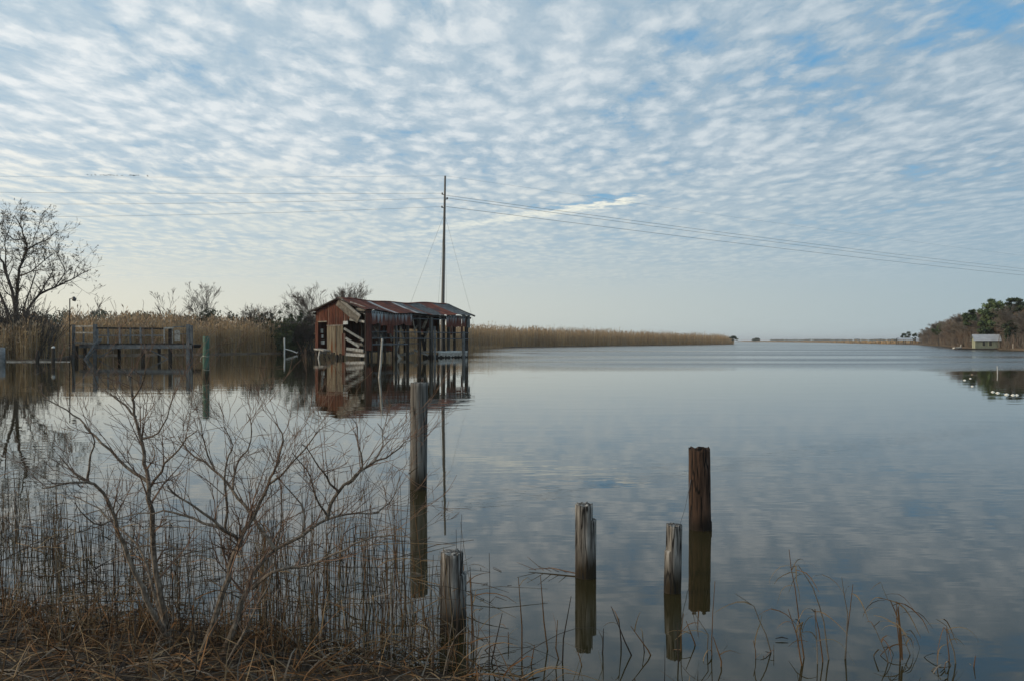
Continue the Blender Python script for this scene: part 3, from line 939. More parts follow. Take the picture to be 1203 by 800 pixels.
# --------------------------------------------------------- the tin boathouse
A0 = Vector((-13.4, 81.6)); U = Vector((.652, .758)); V = Vector((-.758, .652)); LB, WB = 13.7, 7.57
zc = lambda zx, zy: (350 + .21256 * zx, 330 + .2125 * zy)


def on_long(zx, zy, y=0.0):
    px, py = zc(zx, zy); k = (px - 601.5) / F
    ax, ay = A0.x + V.x * y, A0.y + V.y * y
    u = (k * ay - ax) / (U.x - U.y * k)
    Y = ay + U.y * u
    return Vector((u, y, CAMZ - (py - 400) / F * Y))


def on_gable(zx, zy, x=0.0):
    px, py = zc(zx, zy); k = (px - 601.5) / F
    ax, ay = A0.x + U.x * x, A0.y + U.y * x
    v = (k * ay - ax) / (V.x - V.y * k)
    Y = ay + V.y * v
    return Vector((x, v, CAMZ - (py - 400) / F * Y))


bh = thing('boathouse', 'derelict boathouse of rusted corrugated tin standing on posts in the water', 'boathouse', (A0.x, A0.y, 0), math.atan2(U.y, U.x))
rb = random.Random(8)


def eave_z(x): return 4.60 - .22 * max(0, min(1, x / LB)) - .16 * math.sin(max(0, min(1, x / LB)) * math.pi) + .05 * math.sin(x * 1.1 + 1)
def ridge_z(x): return 5.70 - .06 * x / LB - .16 * math.sin(max(0, min(1, x / LB)) * math.pi) ** 2 + .05 * math.sin(x * 1.3)


# roof sheets
def roof_sheet(x0, x1, side, m, lift=0.0, bot=1.0, top=0.0):
    mb = MB(); nxs, nys = 17, 7
    tilt = rb.uniform(-.05, .07)
    for j in range(nys):
        f = top + (bot - top) * j / (nys - 1)
        for i in range(nxs):
            x = x0 + (x1 - x0) * i / (nxs - 1)
            y0 = WB / 2 if side > 0 else WB / 2
            y1 = -.45 if side > 0 else WB + .4
            z = ridge_z(x) * (1 - f) + (eave_z(x) - .12) * f
            z += .018 * math.sin(i / (nxs - 1) * math.tau * 4) + lift + tilt * (i / (nxs - 1) - .5) - .06 * math.sin(f * math.pi) + .02 * noise.noise((x * 2, f * 4, side))
            mb.v.append((x, y0 + (y1 - y0) * f, z))
    for j in range(nys - 1):
        for i in range(nxs - 1):
            a = j * nxs + i; mb.f.append((a, a + 1, a + nxs + 1, a + nxs)); mb.m.append(0)
    return mb.build('roof_sheet', M[m], bh, smooth=True)


kinds = ['roof_rust', 'roof_rust', 'roof_rust', 'roof_rust', 'roof_grey', 'roof_rust', 'roof_rust', 'roof_rust', 'roof_grey', 'roof_slate', 'roof_rust', 'roof_slate', 'roof_slate', 'roof_rust', 'roof_rust', 'roof_slate', 'roof_slate', 'roof_slate']
NS = len(kinds); x = -.45; wS = (LB + .9) / NS
for i, k in enumerate(kinds):
    ww = wS * (.62 if k == 'roof_grey' else 1.07)
    o = roof_sheet(x, x + ww + .08, 1, k, .014 * (i % 2), rb.uniform(.93, 1.04))
    if k == 'roof_grey': o['label'] = 'bare grey roof sheet between rusty ones'
    x += ww
for i in range(9):
    roof_sheet(-.45 + i * (LB + .9) / 9, -.45 + (i + 1) * (LB + .9) / 9 + .05, -1, 'roof_rust', .014 * (i % 2))
mb = MB()   # ridge cap
for i in range(24):
    a = -.47 + (LB + .94) * i / 24; b = -.47 + (LB + .94) * (i + 1) / 24
    for s in (-1, 1):
        mb.quad((a, WB / 2, ridge_z(a) + .06), (b, WB / 2, ridge_z(b) + .06), (b, WB / 2 + s * .22, ridge_z(b) + .0), (a, WB / 2 + s * .22, ridge_z(a) + .0))
mb.build('ridge_cap', M['roof_rust'], bh)
mb = MB()   # barge boards along the near gable, eave fascia
mb.bar((-.42, WB + .4, eave_z(0) - .18), (-.42, WB / 2, ridge_z(0) - .06), .04, .14); mb.build('barge_board', M['dark_wood'], bh)
mb = MB(); mb.bar((-.42, WB / 2, ridge_z(0) - .06), (-.42, -.4, eave_z(0) - .18), .04, .10); mb.build('barge_board', M['dark_wood'], bh)
mb = MB(); mb.bar((LB + .42, WB / 2, ridge_z(LB) - .06), (LB + .42, -.45, eave_z(LB) - .17), .05, .16); mb.build('barge_board', M['dark_wood'], bh)
mb = MB(); mb.bar((LB + .42, WB + .4, eave_z(LB) - .17), (LB + .42, WB / 2, ridge_z(LB) - .06), .05, .16); mb.build('barge_board', M['dark_wood'], bh)
for y in (.02, WB - .02):
    mb = MB(); mb.bar((-.3, y, eave_z(0) - .35), (LB + .3, y, eave_z(LB) - .35), .1, .2); mb.build('wall_plate', M['dark_wood'], bh)
for i in range(8):
    xx = .4 + i * (LB - .8) / 7
    mb = MB()
    mb.bar((xx, 0, eave_z(xx) - .22), (xx, WB / 2, ridge_z(xx) - .2), .06, .14)
    mb.bar((xx, WB, eave_z(xx) - .22), (xx, WB / 2, ridge_z(xx) - .2), .06, .14)
    mb.bar((xx, 0, eave_z(xx) - .4), (xx, WB, eave_z(xx) - .4), .06, .14)
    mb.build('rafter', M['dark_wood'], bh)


def tin(name, poly_top, poly_bot, axis, m, n=None, pitch=.20, out=0.0, label=None):
    """corrugated sheet hung between a top line and a ragged bottom line; lines are lists of local points"""
    mb = MB(); k = len(poly_top); rows = 5
    for j in range(rows):
        f = j / (rows - 1)
        for i in range(k):
            p = poly_top[i].lerp(poly_bot[i], f)
            w = .022 * math.sin(i * math.pi / 2)
            if axis == 'x': p = p + Vector((0, -w - out, 0))
            else: p = p + Vector((-w - out, 0, 0))
            mb.v.append(tuple(p))
    for j in range(rows - 1):
        for i in range(k - 1):
            a = j * k + i; mb.f.append((a, a + 1, a + k + 1, a + k)); mb.m.append(0)
    o = mb.build(name, M[m], bh)
    if label: o['label'] = label
    return o


def long_tin(z0, z1, bot, m, jag=6, seed=1, y=-.03, top=None, label=None):
    """sheet on the long side between zoom columns z0..z1, bottom at zoom row bot(zx)"""
    rg = random.Random(seed); n = max(8, int((z1 - z0) / 2.2)); T = []; B = []
    for i in range(n + 1):
        zx = z0 + (z1 - z0) * i / n
        u = on_long(zx, 300, y)
        zt = eave_z(u.x) - .16 if top is None else on_long(zx, top, y).z
        jb = jag * (noise.noise((zx * .03, seed, 0)) + .6 * noise.noise((int(zx / 14) * 3.7, seed, 1)))
        b = on_long(zx, bot(zx) + jb, y)
        T.append(Vector((u.x, y, zt))); B.append(b)
    return tin('wall_sheet', T, B, 'x', m, label=label)


long_tin(375, 408, lambda z: 385, 'wall_rust', 5, 1)
for k, (a, b) in enumerate(((408, 455), (457, 500), (500, 548), (550, 590), (592, 630))):
    long_tin(a, b, lambda z, k=k: (238, 248, 252, 245, 246)[k], 'streaked_metal', 9, 2 + k)
long_tin(492, 512, lambda z: 292, 'wall_rust', 8, 12, -.05, top=240)
long_tin(516, 530, lambda z: 300, 'wall_rust', 8, 13, -.05, top=240)
for k, (a, b) in enumerate(((820, 862), (863, 905), (906, 944))):
    long_tin(a, b, lambda z: 256, 'streaked_metal', 7, 20 + k)
long_tin(842, 858, lambda z: 300, 'wall_rust', 6, 24, -.05, top=252)
long_tin(900, 912, lambda z: 322, 'wall_rust', 6, 25, -.05, top=252)
mb = MB(); p = on_long(938, 200); mb.box((p.x - .12, -.10, 3.0), (p.x + .25, -.045, eave_z(LB) - .1)); o = mb.build('corner_board', M['dock_wood'], bh)


def gable_roof(v):   # underside of roof at gable position v
    f = abs(v - WB / 2) / (WB / 2)
    return ridge_z(0) * (1 - f) + eave_z(0) * f - .12


def gable_tin(z0, z1, bot, m, seed, x=-.02, top=None, jag=3, name='gable_sheet', mats=None):
    n = max(6, int(abs(z1 - z0) / 2.2)); T = []; B = []
    for i in range(n + 1):
        zx = z0 + (z1 - z0) * i / n
        q = on_gable(zx, 300, x)
        zt = gable_roof(q.y) if top is None else on_gable(zx, top, x).z
        b = on_gable(zx, bot(zx) + jag * noise.noise((zx * .09, seed, 0)), x)
        T.append(Vector((x, q.y, zt))); B.append(b)
    return tin(name, T, B, 'y', m)


for k, (a, b) in enumerate(((100, 131), (132, 161), (162, 192), (193, 222), (223, 252))):
    gable_tin(a, b, lambda z: 226 if z < 161 else 246, 'gable_rust', 30 + k, -.02 - .012 * (k % 2))
gable_tin(253, 284, lambda z: 236 - (z - 253) * .8, 'gable_rust', 36, -.05, top=150)
gable_tin(96, 111, lambda z: 378, 'gable_rust', 37, -.03, top=228)
for k, (a, b) in enumerate(((161, 184), (185, 206), (207, 229), (230, 250))):
    gable_tin(a, b, lambda z, k=k: (402, 396, 408, 400)[k], 'plywood', 40 + k, -.02, top=250, jag=9, name='gable_board')
gable_tin(243, 262, lambda z: 408, 'gable_rust', 45, -.08, top=290, jag=12)
g = lambda a, b, x=-.05: on_gable(a, b, x)
mb = MB(); mb.bar(g(160, 248), g(252, 246), .08, .10); mb.build('girt', M['board_wood'], bh)
mb = MB(); mb.bar(g(112, 227), g(160, 225), .10, .10); mb.build('door_lintel', M['board_wood'], bh)
mb = MB(); mb.box((-.06, g(266, 0).y - .25, 0), (-.02, g(250, 0).y, .32), M=Matrix.Translation((0, 0, g(258, 242).z))); mb.build('torn_panel', M['white_paint'], bh)
planks = [((222, 112), (338, 212), .95, 'board_wood', -.25, -.12), ((238, 108), (345, 196), .25, 'pale_wood', -.3, -.2), ((288, 124), (372, 153), .30, 'pale_wood', .0, .3),
          ((320, 160), (374, 158), .26, 'pale_wood', .1, .2), ((330, 175), (374, 176), .2, 'board_wood', .3, .4), ((285, 214), (367, 227), .24, 'pale_wood', .0, .05),
          ((255, 264), (362, 330), .20, 'pale_wood', -.05, .2), ((264, 316), (338, 364), .22, 'pale_wood', -.1, .1), ((272, 330), (358, 354), .2, 'board_wood', .2, .3),
          ((268, 374), (362, 386), .26, 'pale_wood', .0, .1), ((258, 388), (364, 396), .18, 'board_wood', .1, .15), ((264, 405), (368, 412), .26, 'pale_wood', .0, .05),
          ((300, 345), (366, 360), .16, 'board_wood', .4, .5), ((310, 400), (352, 340), .12, 'board_wood', .5, .6)]
for (a, b, w_, m_, xa, xb) in planks:
    mb = MB(); mb.bar(g(*a, xa), g(*b, xb), .05, w_, up=(0.05, -.1, 1), jit=.02, rng=rb); mb.build('broken_plank', M[m_], bh)
mb = MB()
for (ya, yb) in ((266, 288), (298, 316), (330, 350)): a = g(126 + (ya % 7), ya, .5); b = g(138 + (yb % 9), yb, .5); mb.box((.5, b.y, b.z), (.54, a.y, a.z))
mb.build('white_slats', M['white_paint'], bh)
mb = MB(); mb.bar(g(108, 376, -.3), g(163, 384, -.3), .9, .12); mb.build('door_step', M['pale_wood'], bh)
mb = MB(); mb.bar(g(122, 384, -.35), (-.35, g(122, 384).y, -.5), .12, .12); mb.build('step_post', M['white_paint'], bh)
# posts: (zoom column on long side, y, top zoom row or None for eave, width, material)
for zx, y, zt, w_, m_ in ((380, .22, None, .22, 'dark_wood'), (407, .2, None, .16, 'dark_wood'), (446, .1, None, .18, 'dark_wood'), (480, 1.0, None, .18, 'dark_wood'), (541, .1, None, .20, 'post_wood'),
                          (556, 1.6, None, .12, 'dark_wood'), (590, 2.4, None, .16, 'dark_wood'), (606, .1, None, .22, 'dark_wood'), (672, .1, None, .24, 'dark_wood'), (700, 3.2, None, .2, 'dark_wood'),
                          (737, -.06, None, .28, 'post_wood'), (757, -.5, 252, .16, 'dock_wood'), (808, .12, None, .2, 'dark_wood'), (872, 3.0, None, .24, 'post_wood'), (916, -.35, 280, .24, 'dock_wood'),
                          (932, .05, None, .26, 'dark_wood'), (845, 5.5, 335, .16, 'pale_wood')):
    p = on_long(zx, 300, y); x = min(p.x, LB)
    top = eave_z(x) - .3 + .26 * min(y, WB - y) if zt is None else on_long(zx, zt, y).z
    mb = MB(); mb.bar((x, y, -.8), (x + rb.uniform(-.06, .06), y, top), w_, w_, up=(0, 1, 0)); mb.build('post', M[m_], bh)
for v in (2.0, 4.4, WB - .05):
    for x in (.08, LB - .1):
        mb = MB(); xo = x + (1.1 if v < 3 and x < 1 else 0); mb.bar((xo, v, -.8), (xo, v, gable_roof(v) - .1), .2, .2, up=(0, 1, 0)); mb.build('post', M['dark_wood'], bh)
for x in (3.2, 6.5, 9.8):
    mb = MB(); mb.bar((x, WB - .08, -.8), (x, WB - .08, eave_z(x) - .3), .2, .2, up=(0, 1, 0)); mb.build('post', M['dark_wood'], bh)
# rails along the long side
for a, b, y, r in (((630, 209), (822, 214), 0, .05), ((410, 282), (560, 280), .05, .05), ((545, 284), (945, 288), -.12, .05), ((545, 318), (945, 322), -.12, .05), ((412, 318), (545, 316), .0, .06), ((412, 352), (606, 350), -.1, .07), ((604, 346), (672, 346), .1, .04)):
    mb = MB(); mb.tube([on_long(*a, y), on_long(*b, y)], r, 6); mb.build('rail', M['pipe_metal'], bh)
# leaning boards inside
for a, b, ya, yb, w_, m_ in (((545, 400), (572, 436), .6, .2, .22, 'pale_wood'), ((690, 350), (722, 262), 2.4, 2.8, .2, 'board_wood'), ((684, 300), (700, 380), 2.5, 2.2, .3, 'dark_wood'), ((500, 262), (520, 330), .8, 1.0, .4, 'board_wood'),
                             ((430, 340), (520, 352), 1.2, 1.2, .3, 'board_wood'), ((410, 300), (520, 304), 3.0, 3.0, .5, 'dock_wood'), ((640, 270), (660, 250), 1, 2, .2, 'board_wood'), ((560, 330), (540, 420), .7, .5, .1, 'pale_wood'), ((636, 215), (650, 300), -.05, .1, .22, 'board_wood'), ((566, 250), (590, 340), .5, .3, .2, 'board_wood'), ((720, 190), (690, 265), .1, .6, .3, 'board_wood'), ((420, 250), (470, 330), .9, .4, .2, 'board_wood'), ((560, 410), (640, 396), .5, 1.4, .25, 'board_wood'), ((640, 380), (720, 410), 1.0, .4, .2, 'pale_wood'), ((850, 250), (858, 330), -.1, -.02, .14, 'board_wood')):
    mb = MB(); mb.bar(on_long(*a, ya), on_long(*b, yb), .05, w_, up=(0, .1, 1)); mb.build('loose_board', M[m_], bh)
# back wall, far gable, inner floor and float
T = []; B = []
for i in range(80):
    x = LB * i / 79; T.append(Vector((x, WB, eave_z(x) - .1)))
    B.append(Vector((x, WB, (.7 if x < 9.0 else 2.9) + .25 * noise.noise((int(x / .8) * 2.3, 4, 4)))))
tin('back_wall', T, B, 'x', 'wall_rust')
T = []; B = []
for i in range(40):
    v = 4.3 + (WB - 4.3) * i / 39; T.append(Vector((LB, v, gable_roof(v)))); B.append(Vector((LB, v, 2.65 + .3 * noise.noise((int(v / .6) * 1.7, 9, 4)))))
tin('far_gable_sheet', T, B, 'y', 'wall_rust')
mb = MB()
for i in range(12): mb.box((.1 + i * .42, 2.2, .62 + rb.uniform(-.05, .02)), (.1 + i * .42 + .36, WB - .1, .70))
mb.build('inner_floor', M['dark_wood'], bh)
mb = MB()
T = []; B = []
for i in range(60):
    x = .3; v = 2.3 + (WB - 2.4) * i / 59; T.append(Vector((5.2, v, 4.1))); B.append(Vector((5.2, v, .7)))
tin('inner_wall', T, B, 'y', 'wall_rust')
pa = on_long(752, 388, .4); pb = on_long(912, 392, .4)
mb = MB(); mb.box((pa.x, -.25, pa.z - .14), (pb.x, 2.0, pa.z)); wk = mb.build('walkway', M['white_paint'], bh)
mb = MB(); n = 22
for i in range(n):
    x0 = pa.x + (pb.x - pa.x) * i / n; x1 = pa.x + (pb.x - pa.x) * (i + .86) / n
    mb.box((x0, -.24 - rb.uniform(0, .02), .14 + rb.uniform(-.08, .08)), (x1, -.20, pa.z - .145))
mb.build('skirt', M['pale_wood'], wk)
mb = MB(); mb.box((pa.x - .1, -.1, -.1), (pb.x + .1, 1.95, .25)); mb.build('float_beam', M['dark_wood'], wk)

# ---------------------------------------------------------- the utility pole
UP = W(519, 111)
up = thing('utility_pole', 'tall grey wooden utility pole rising behind the tin boathouse', 'utility pole', UP)
topz = CAMZ + 193 * 111 / F
top = Vector((W(523, 111).x - UP.x, 0, topz))
mb = MB(); pts = [Vector((0, 0, -1)).lerp(top, i / 8) for i in range(9)]
mb.tube(pts, [.26 - .145 * i / 8 for i in range(9)], 12); mb.build('pole', M['pole_wood'], up, smooth=True)
ATT = []
for yy, dx in ((228.5, -.32), (234, .30), (244, -.32)):
    z = CAMZ + (400 - yy) * 111 / F; c = top * (z / topz)
    mb = MB(); mb.bar((c.x, 0, z - .12), (c.x + dx, 0, z), .08, .08)
    br = mb.build('bracket', M['wire'], up)
    mb = MB(); mb.tube([(c.x + dx, 0, z - .08), (c.x + dx, 0, z + .02), (c.x + dx, 0, z + .06), (c.x + dx, 0, z + .12), (c.x + dx, 0, z + .2)], [.05, .12, .07, .11, .05], 8)
    mb.build('insulator', M['ceramic'], br)
    ATT.append(UP + Vector((c.x + dx, 0, z + .1)))
for (ax, ay, d) in ((461, 412, 124), (565, 410, 140), (511, 410, 132), (526, 410, 135)):
    zt = CAMZ + 149 * 111 / F; c = top * (zt / topz)
    e = W(ax, d) - UP; e.z = .1
    mb = MB(); mb.tube([(c.x, .05, zt), e], .012, 4); mb.build('guy_wire', M['wire'], up)


def cable(label, a, b, sag, r=.012, n=40):
    mb = MB(); a = Vector(a); b = Vector(b)
    pts = [a.lerp(b, i / n) - Vector((0, 0, 4 * sag * (i / n) * (1 - i / n))) for i in range(n + 1)]
    mb.tube(pts, r, 5)
    return tag(mb.build('power_cable', M['wire']), label, 'cable', 'cables on the utility pole')


EL, ER = Vector((-150, 100, 0)), Vector((276, 320, 0))
tp = UP + top
cable('highest of the three cables strung left from the utility pole', ATT[0], (EL.x, EL.y, ATT[0].z), .6)
cable('middle of the three cables strung left from the utility pole', ATT[1], (EL.x, EL.y, ATT[1].z), 1.5)
cable('lowest of the three cables strung left from the utility pole', ATT[2], (EL.x, EL.y, ATT[2].z), 2.0)
cable('highest of the three cables sloping right from the utility pole', ATT[0] + Vector((.5, 0, -.25)), (ER.x, ER.y, ATT[0].z - .3), 1.75, .02)
cable('middle of the three cables sloping right from the utility pole', ATT[1], (ER.x, ER.y, ATT[1].z - .2), 2.0, .02)
cable('lowest of the three cables sloping right from the utility pole', ATT[2] + Vector((.5, 0, 0)), (ER.x, ER.y, ATT[2].z - .2), 1.75, .022)
cable('faint thin wire from the very top of the utility pole to the left', tp, (EL.x, EL.y, tp.z), .9, .008)
cable('faint thin wire from the very top of the utility pole to the right', tp, (ER.x, ER.y, tp.z), 1.2, .008)

# ------------------------------------------------------------ the grey dock
DY = 82.0
zd = lambda x, y: (40 + x * .2, 340 + y * .2)
dk = thing('dock', 'weathered grey raised dock with railings in front of the reeds', 'dock', W(150, DY))
rd = random.Random(14)


def D(zx, zy, dy=0.0):
    px, py = zd(zx, zy); return P(px, py, DY + dy) - dk.location


dz = D(600, 322).z                                  # deck top
x0 = D(368, 0).x; x1 = D(928, 0).x; xl = D(236, 0).x
mb = MB(); n = 44
for i in range(n):
    a = x0 + (x1 - x0) * i / n
    mb.box((a, -.02, dz - .05), (a + (x1 - x0) / n * .93, 2.4, dz + rd.uniform(-.008, .008)))
for i in range(12):
    a = xl + (x0 - xl) * i / 12
    mb.box((a, 1.0, dz - .05), (a + (x0 - xl) / 12 * .93, 3.4, dz + rd.uniform(-.008, .008)))
mb.build('deck', M['dock_wood'], dk)
mb = MB(); mb.bar((x0 - .1, -.07, dz + .02), (x1, -.07, dz + .04), .07, .13); mb.build('gap_shade_strip', M['dark_wood'], dk)  # dark strip added to stand in for the shadow gap above the beam
mb = MB(); mb.bar((x0 - .1, -.06, dz - .24), (x1, -.06, dz - .20), .06, .36); mb.build('edge_beam', M['dock_wood'], dk)
mb = MB(); mb.bar((xl, .95, dz - .2), (x0, .95, dz - .2), .06, .28); mb.build('edge_beam', M['dock_wood'], dk)
mb = MB(); mb.bar((x0 - .1, 2.4, dz - .2), (x1, 2.4, dz - .2), .06, .28); mb.build('edge_beam', M['dark_wood'], dk)
for zx, zt, dy, w_, m_ in ((232, 208, 1.0, .22, 'dock_wood'), (290, 212, 3.4, .12, 'dock_wood'), (358, 205, .05, .26, 'dock_wood'), (372, 222, .9, .14, 'dock_wood'), (435, 226, 0, .12, 'dock_wood'), (503, 226, 0, .13, 'dock_wood'), (566, 226, 0, .12, 'dock_wood'), (626, 222, 0, .15, 'dock_wood'), (695, 226, 0, .12, 'dock_wood'),
                           (765, 226, .0, .09, 'pale_wood'), (800, 232, .12, .26, 'dark_wood'), (813, 226, .0, .08, 'pale_wood'), (905, 206, -.05, .26, 'dock_wood'), (924, 212, 2.3, .22, 'dock_wood'), (640, 330, .1, .24, 'dark_wood'), (500, 330, 2.2, .22, 'dark_wood'), (735, 330, 2.2, .22, 'dark_wood'), (250, 330, 1.0, .24, 'dark_wood'), (300, 330, 3.2, .22, 'dark_wood')):
    p = D(zx, zt, dy); down = -1.0 if w_ > .19 else dz - .3
    mb = MB(); mb.bar((p.x, dy, down), (p.x, dy, p.z), w_, w_, up=(0, 1, 0)); mb.build('post', M[m_], dk)
for a, b, ya, yb, h_, m_ in (((368, 228), (765, 232), 0, 0, .16, 'dark_wood'), ((368, 271), (765, 271), 0, 0, .11, 'dock_wood'), ((762, 229), (820, 227), -.06, -.06, .14, 'pale_wood'), ((815, 222), (905, 218), .05, .05, .10, 'dock_wood'),
                             ((818, 265), (905, 262), .05, .05, .08, 'dock_wood'), ((236, 218), (358, 216), 1.0, .05, .15, 'pale_wood'), ((236, 255), (358, 256), 1.0, .05, .15, 'pale_wood'), ((236, 312), (358, 318), .9, -.12, .2, 'pale_wood'), ((232, 219), (290, 220), 1.0, 3.4, .09, 'dock_wood'), ((905, 212), (924, 218), -.05, 2.3, .09, 'dock_wood')):
    mb = MB(); mb.bar(D(*a, ya), D(*b, yb), .06, h_); mb.build('rail', M[m_], dk)
mb = MB(); a = D(826, 240); b = D(858, 300); mb.box((a.x, -.05, b.z), (b.x, -.02, a.z)); o = mb.build('panel', M['pale_wood'], dk); o['label'] = 'plain pale panel fixed to the railing'
mb = MB()
for s in (-.3, .3):
    mb.bar(D(388, 288, -.2) + Vector((0, s, 0)), D(292, 428, -.9) + Vector((0, s, 0)), .06, .16)
for i in range(6):
    c = D(388, 288, -.2).lerp(D(292, 428, -.9), (i + .6) / 6.6); mb.box((c.x - .12, c.y - .3, c.z - .02), (c.x + .12, c.y + .3, c.z + .02))
mb.build('ladder', M['dock_wood'], dk)
for a, b in (((310, 322), (350, 332)), ((330, 340), (372, 320)), ((380, 400), (500, 330)), ((640, 335), (790, 410))):
    mb = MB(); mb.bar(D(*a, .2), D(*b, .2), .05, .10); mb.build('brace', M['dock_wood'], dk)

lp = thing('lamp_post', 'slim dark lamp post with a small lamp beside the dock', 'lamp post', W(82, 75))
hh = CAMZ + (400 - 351) * 75 / F
mb = MB(); mb.tube([(0, 0, -.3), (0, 0, hh)], .045, 8); mb.build('post', M['dark_wood'], lp)
mb = MB(); mb.tube([(0, 0, hh - .05), (.2, 0, hh + .02), (.3, 0, hh)], .03, 6); mb.build('arm', M['dark_wood'], lp)
mb = MB(); mb.tube([(.27, 0, hh + .12), (.31, 0, hh + .1), (.36, 0, hh - .05), (.37, 0, hh - .16), (.36, 0, hh - .22)], [.06, .13, .17, .17, .09], 10); mb.build('lamp_head', M['ceramic'], lp, smooth=True)
mb = MB(); mb.bar((.1, 0, -.3), (.32, .1, 2.3), .07, .07); mb.build('brace', M['dark_wood'], lp)


# ---------------------------------------------------------- pilings, stakes
def piling(name, label, px, yw, ytop, wpx, m, seed, cuts=(), lean=(0, 0), hollow=.0, rough=.05, groove=.10, top_jag=.02, cat='piling', flare=0.0, group=None):
    """a weathered round pile; cuts: (angle from, to in degrees [0 = right, 270 = towards the viewer], height from the water as a share of
    its length, radius factor) are pieces split off its head"""
    d = CAMZ * F / (yw - 400)
    r = wpx / 2 / F * d; h = (yw - ytop) / F * d
    base = W(px, d); mb = MB(); ns, nr = 44, 46
    zs = [-.6 + (h + .6) * (i / (nr - 1)) for i in range(nr)]
    for (a0, a1, f, k) in cuts: zs += [h * f - .004, h * f + .004]
    zs.sort(); nr = len(zs)
    for i, z in enumerate(zs):
        for j in range(ns):
            a = math.tau * j / ns; ca, sa = math.cos(a), math.sin(a)
            q = r * (1 + rough * noise.noise((ca * 1.4, sa * 1.4, z * 1.5 + seed)) + .02 * noise.noise((ca * 6, sa * 6, z * 6 + seed)))
            g_ = noise.noise((ca * 3.6 + seed, sa * 3.6, z * .35))
            q *= 1 - groove * max(0, g_ - .25) * 1.2
            q *= 1 + flare * max(0, 1 - z / (h * .3)) if z > 0 else 1 + flare
            ad = math.degrees(a)
            for (a0, a1, f, k) in cuts:
                if (a0 <= ad <= a1 or a0 <= ad - 360 <= a1 or a0 <= ad + 360 <= a1) and z > h * f: q *= k * (1 + .07 * noise.noise((ca * 9, sa * 9, z * 3)))
            zz = z
            if i == nr - 1: zz = h + top_jag * (noise.noise((ca * 2.2, sa * 2.2, seed)) + .3 * noise.noise((ca * 5, sa * 5, seed + 4)))
            mb.v.append((q * ca + lean[0] * z, q * sa + lean[1] * z, zz))
    for i in range(nr - 1):
        for j in range(ns):
            a = i * ns + j; b = i * ns + (j + 1) % ns
            mb.f.append((a, b, b + ns, a + ns)); mb.m.append(0)
    last = (nr - 1) * ns; prev = last
    for s, dzz in ((.8, -.004 - hollow * .5), (.45, .004 - hollow), (.0, -hollow * 1.1)):
        if s > 0:
            st = len(mb.v)
            for j in range(ns):
                p = Vector(mb.v[last + j]); c = Vector((lean[0] * h, lean[1] * h, h))
                q = c + (p - c) * s
                mb.v.append((q.x, q.y, q.z + dzz + .010 * noise.noise((q.x * 30, q.y * 30, seed))))
            for j in range(ns):
                mb.f.append((prev + j, prev + (j + 1) % ns, st + (j + 1) % ns, st + j)); mb.m.append(0)
            prev = st
        else:
            k = len(mb.v); mb.v.append((lean[0] * h, lean[1] * h, h + dzz))
            for j in range(ns): mb.f.append((prev + j, prev + (j + 1) % ns, k)); mb.m.append(0)
    return tag(mb.build(name, M[m], loc=base, smooth=True), label, cat, group), base, r, h, d


G = 'old wooden pilings in the near water'
piling('piling', 'tall round grey piling with a flat top, standing left of the others', 491.5, 574, 449.5, 20, 'pile_wood', 1, rough=.02, groove=.05, top_jag=.006, lean=(.008, 0), group=G)
p3, b3, r3, h3, d3 = piling('piling', 'thick dark brown piling with a hollow rotten top, farthest right', 823, 621, 526, 26, 'brown_wood', 2, cuts=((330, 395, .10, .93), (250, 300, .22, .96)), hollow=.10, rough=.06, groove=.14, top_jag=.03, flare=.04, lean=(-.012, 0), group=G)
piling('piling', 'grey split piling in the middle with a piece missing from its right side', 688, 677, 592, 25, 'grey_wood', 3, cuts=((-58, 70, .80, .66),), rough=.06, groove=.2, top_jag=.018, group=G)
p4, b4, r4, h4, d4 = piling('piling', 'thin grey cracked piling with a split slab on its left side', 789.5, 695, 616, 20, 'grey_wood', 4, cuts=((140, 245, .62, .72),), rough=.08, groove=.26, top_jag=.014, lean=(.02, 0), group=G)
piling('piling', 'grey notched piling among the reeds, nearest the bank', 532, 742, 648, 31, 'grey_wood', 5, cuts=((-62, 70, .74, .74),), rough=.05, groove=.16, top_jag=.01, lean=(.012, 0), group=G)
# two cut stumps at the foot of the bank
def stump(label, px, ytop, Y, wpx, seed):
    r = wpx / 2 / F * Y; p = P(px, ytop, Y); z0 = -.3; mb = MB(); ns = 32
    for i, z in enumerate([z0, 0, .5, .8, .95, 1.0]):
        zz = z0 + (p.z - z0) * z if z > 0 else z0
        for j in range(ns):
            a = math.tau * j / ns; ca, sa = math.cos(a), math.sin(a)
            q = r * (1 + .07 * noise.noise((ca * 1.5, sa * 1.5, zz * 3 + seed)) - .14 * max(0, noise.noise((ca * 4, sa * 4, zz + seed))))
            mb.v.append((q * ca, q * sa, zz + (.015 * noise.noise((ca * 3, sa * 3, seed)) if i == 5 else 0)))
    for i in range(5):
        for j in range(ns):
            a = i * ns + j; b = i * ns + (j + 1) % ns
            mb.f.append((a, b, b + ns, a + ns)); mb.m.append(0)
    k = len(mb.v); mb.v.append((0, 0, p.z + .006))
    for j in range(ns): mb.f.append((5 * ns + j, 5 * ns + (j + 1) % ns, k)); mb.m.append(0)
    return tag(mb.build('piling_stump', M['grey_wood'], loc=(p.x, p.y, 0), smooth=True), label, 'stump')


stump('low grey cut stump in the dry grass by the shrub', 311, 771, 4.55, 25, 7)
stump('small grey cut stump at the bottom edge among the thin reeds', 586, 784, 4.65, 10, 8)

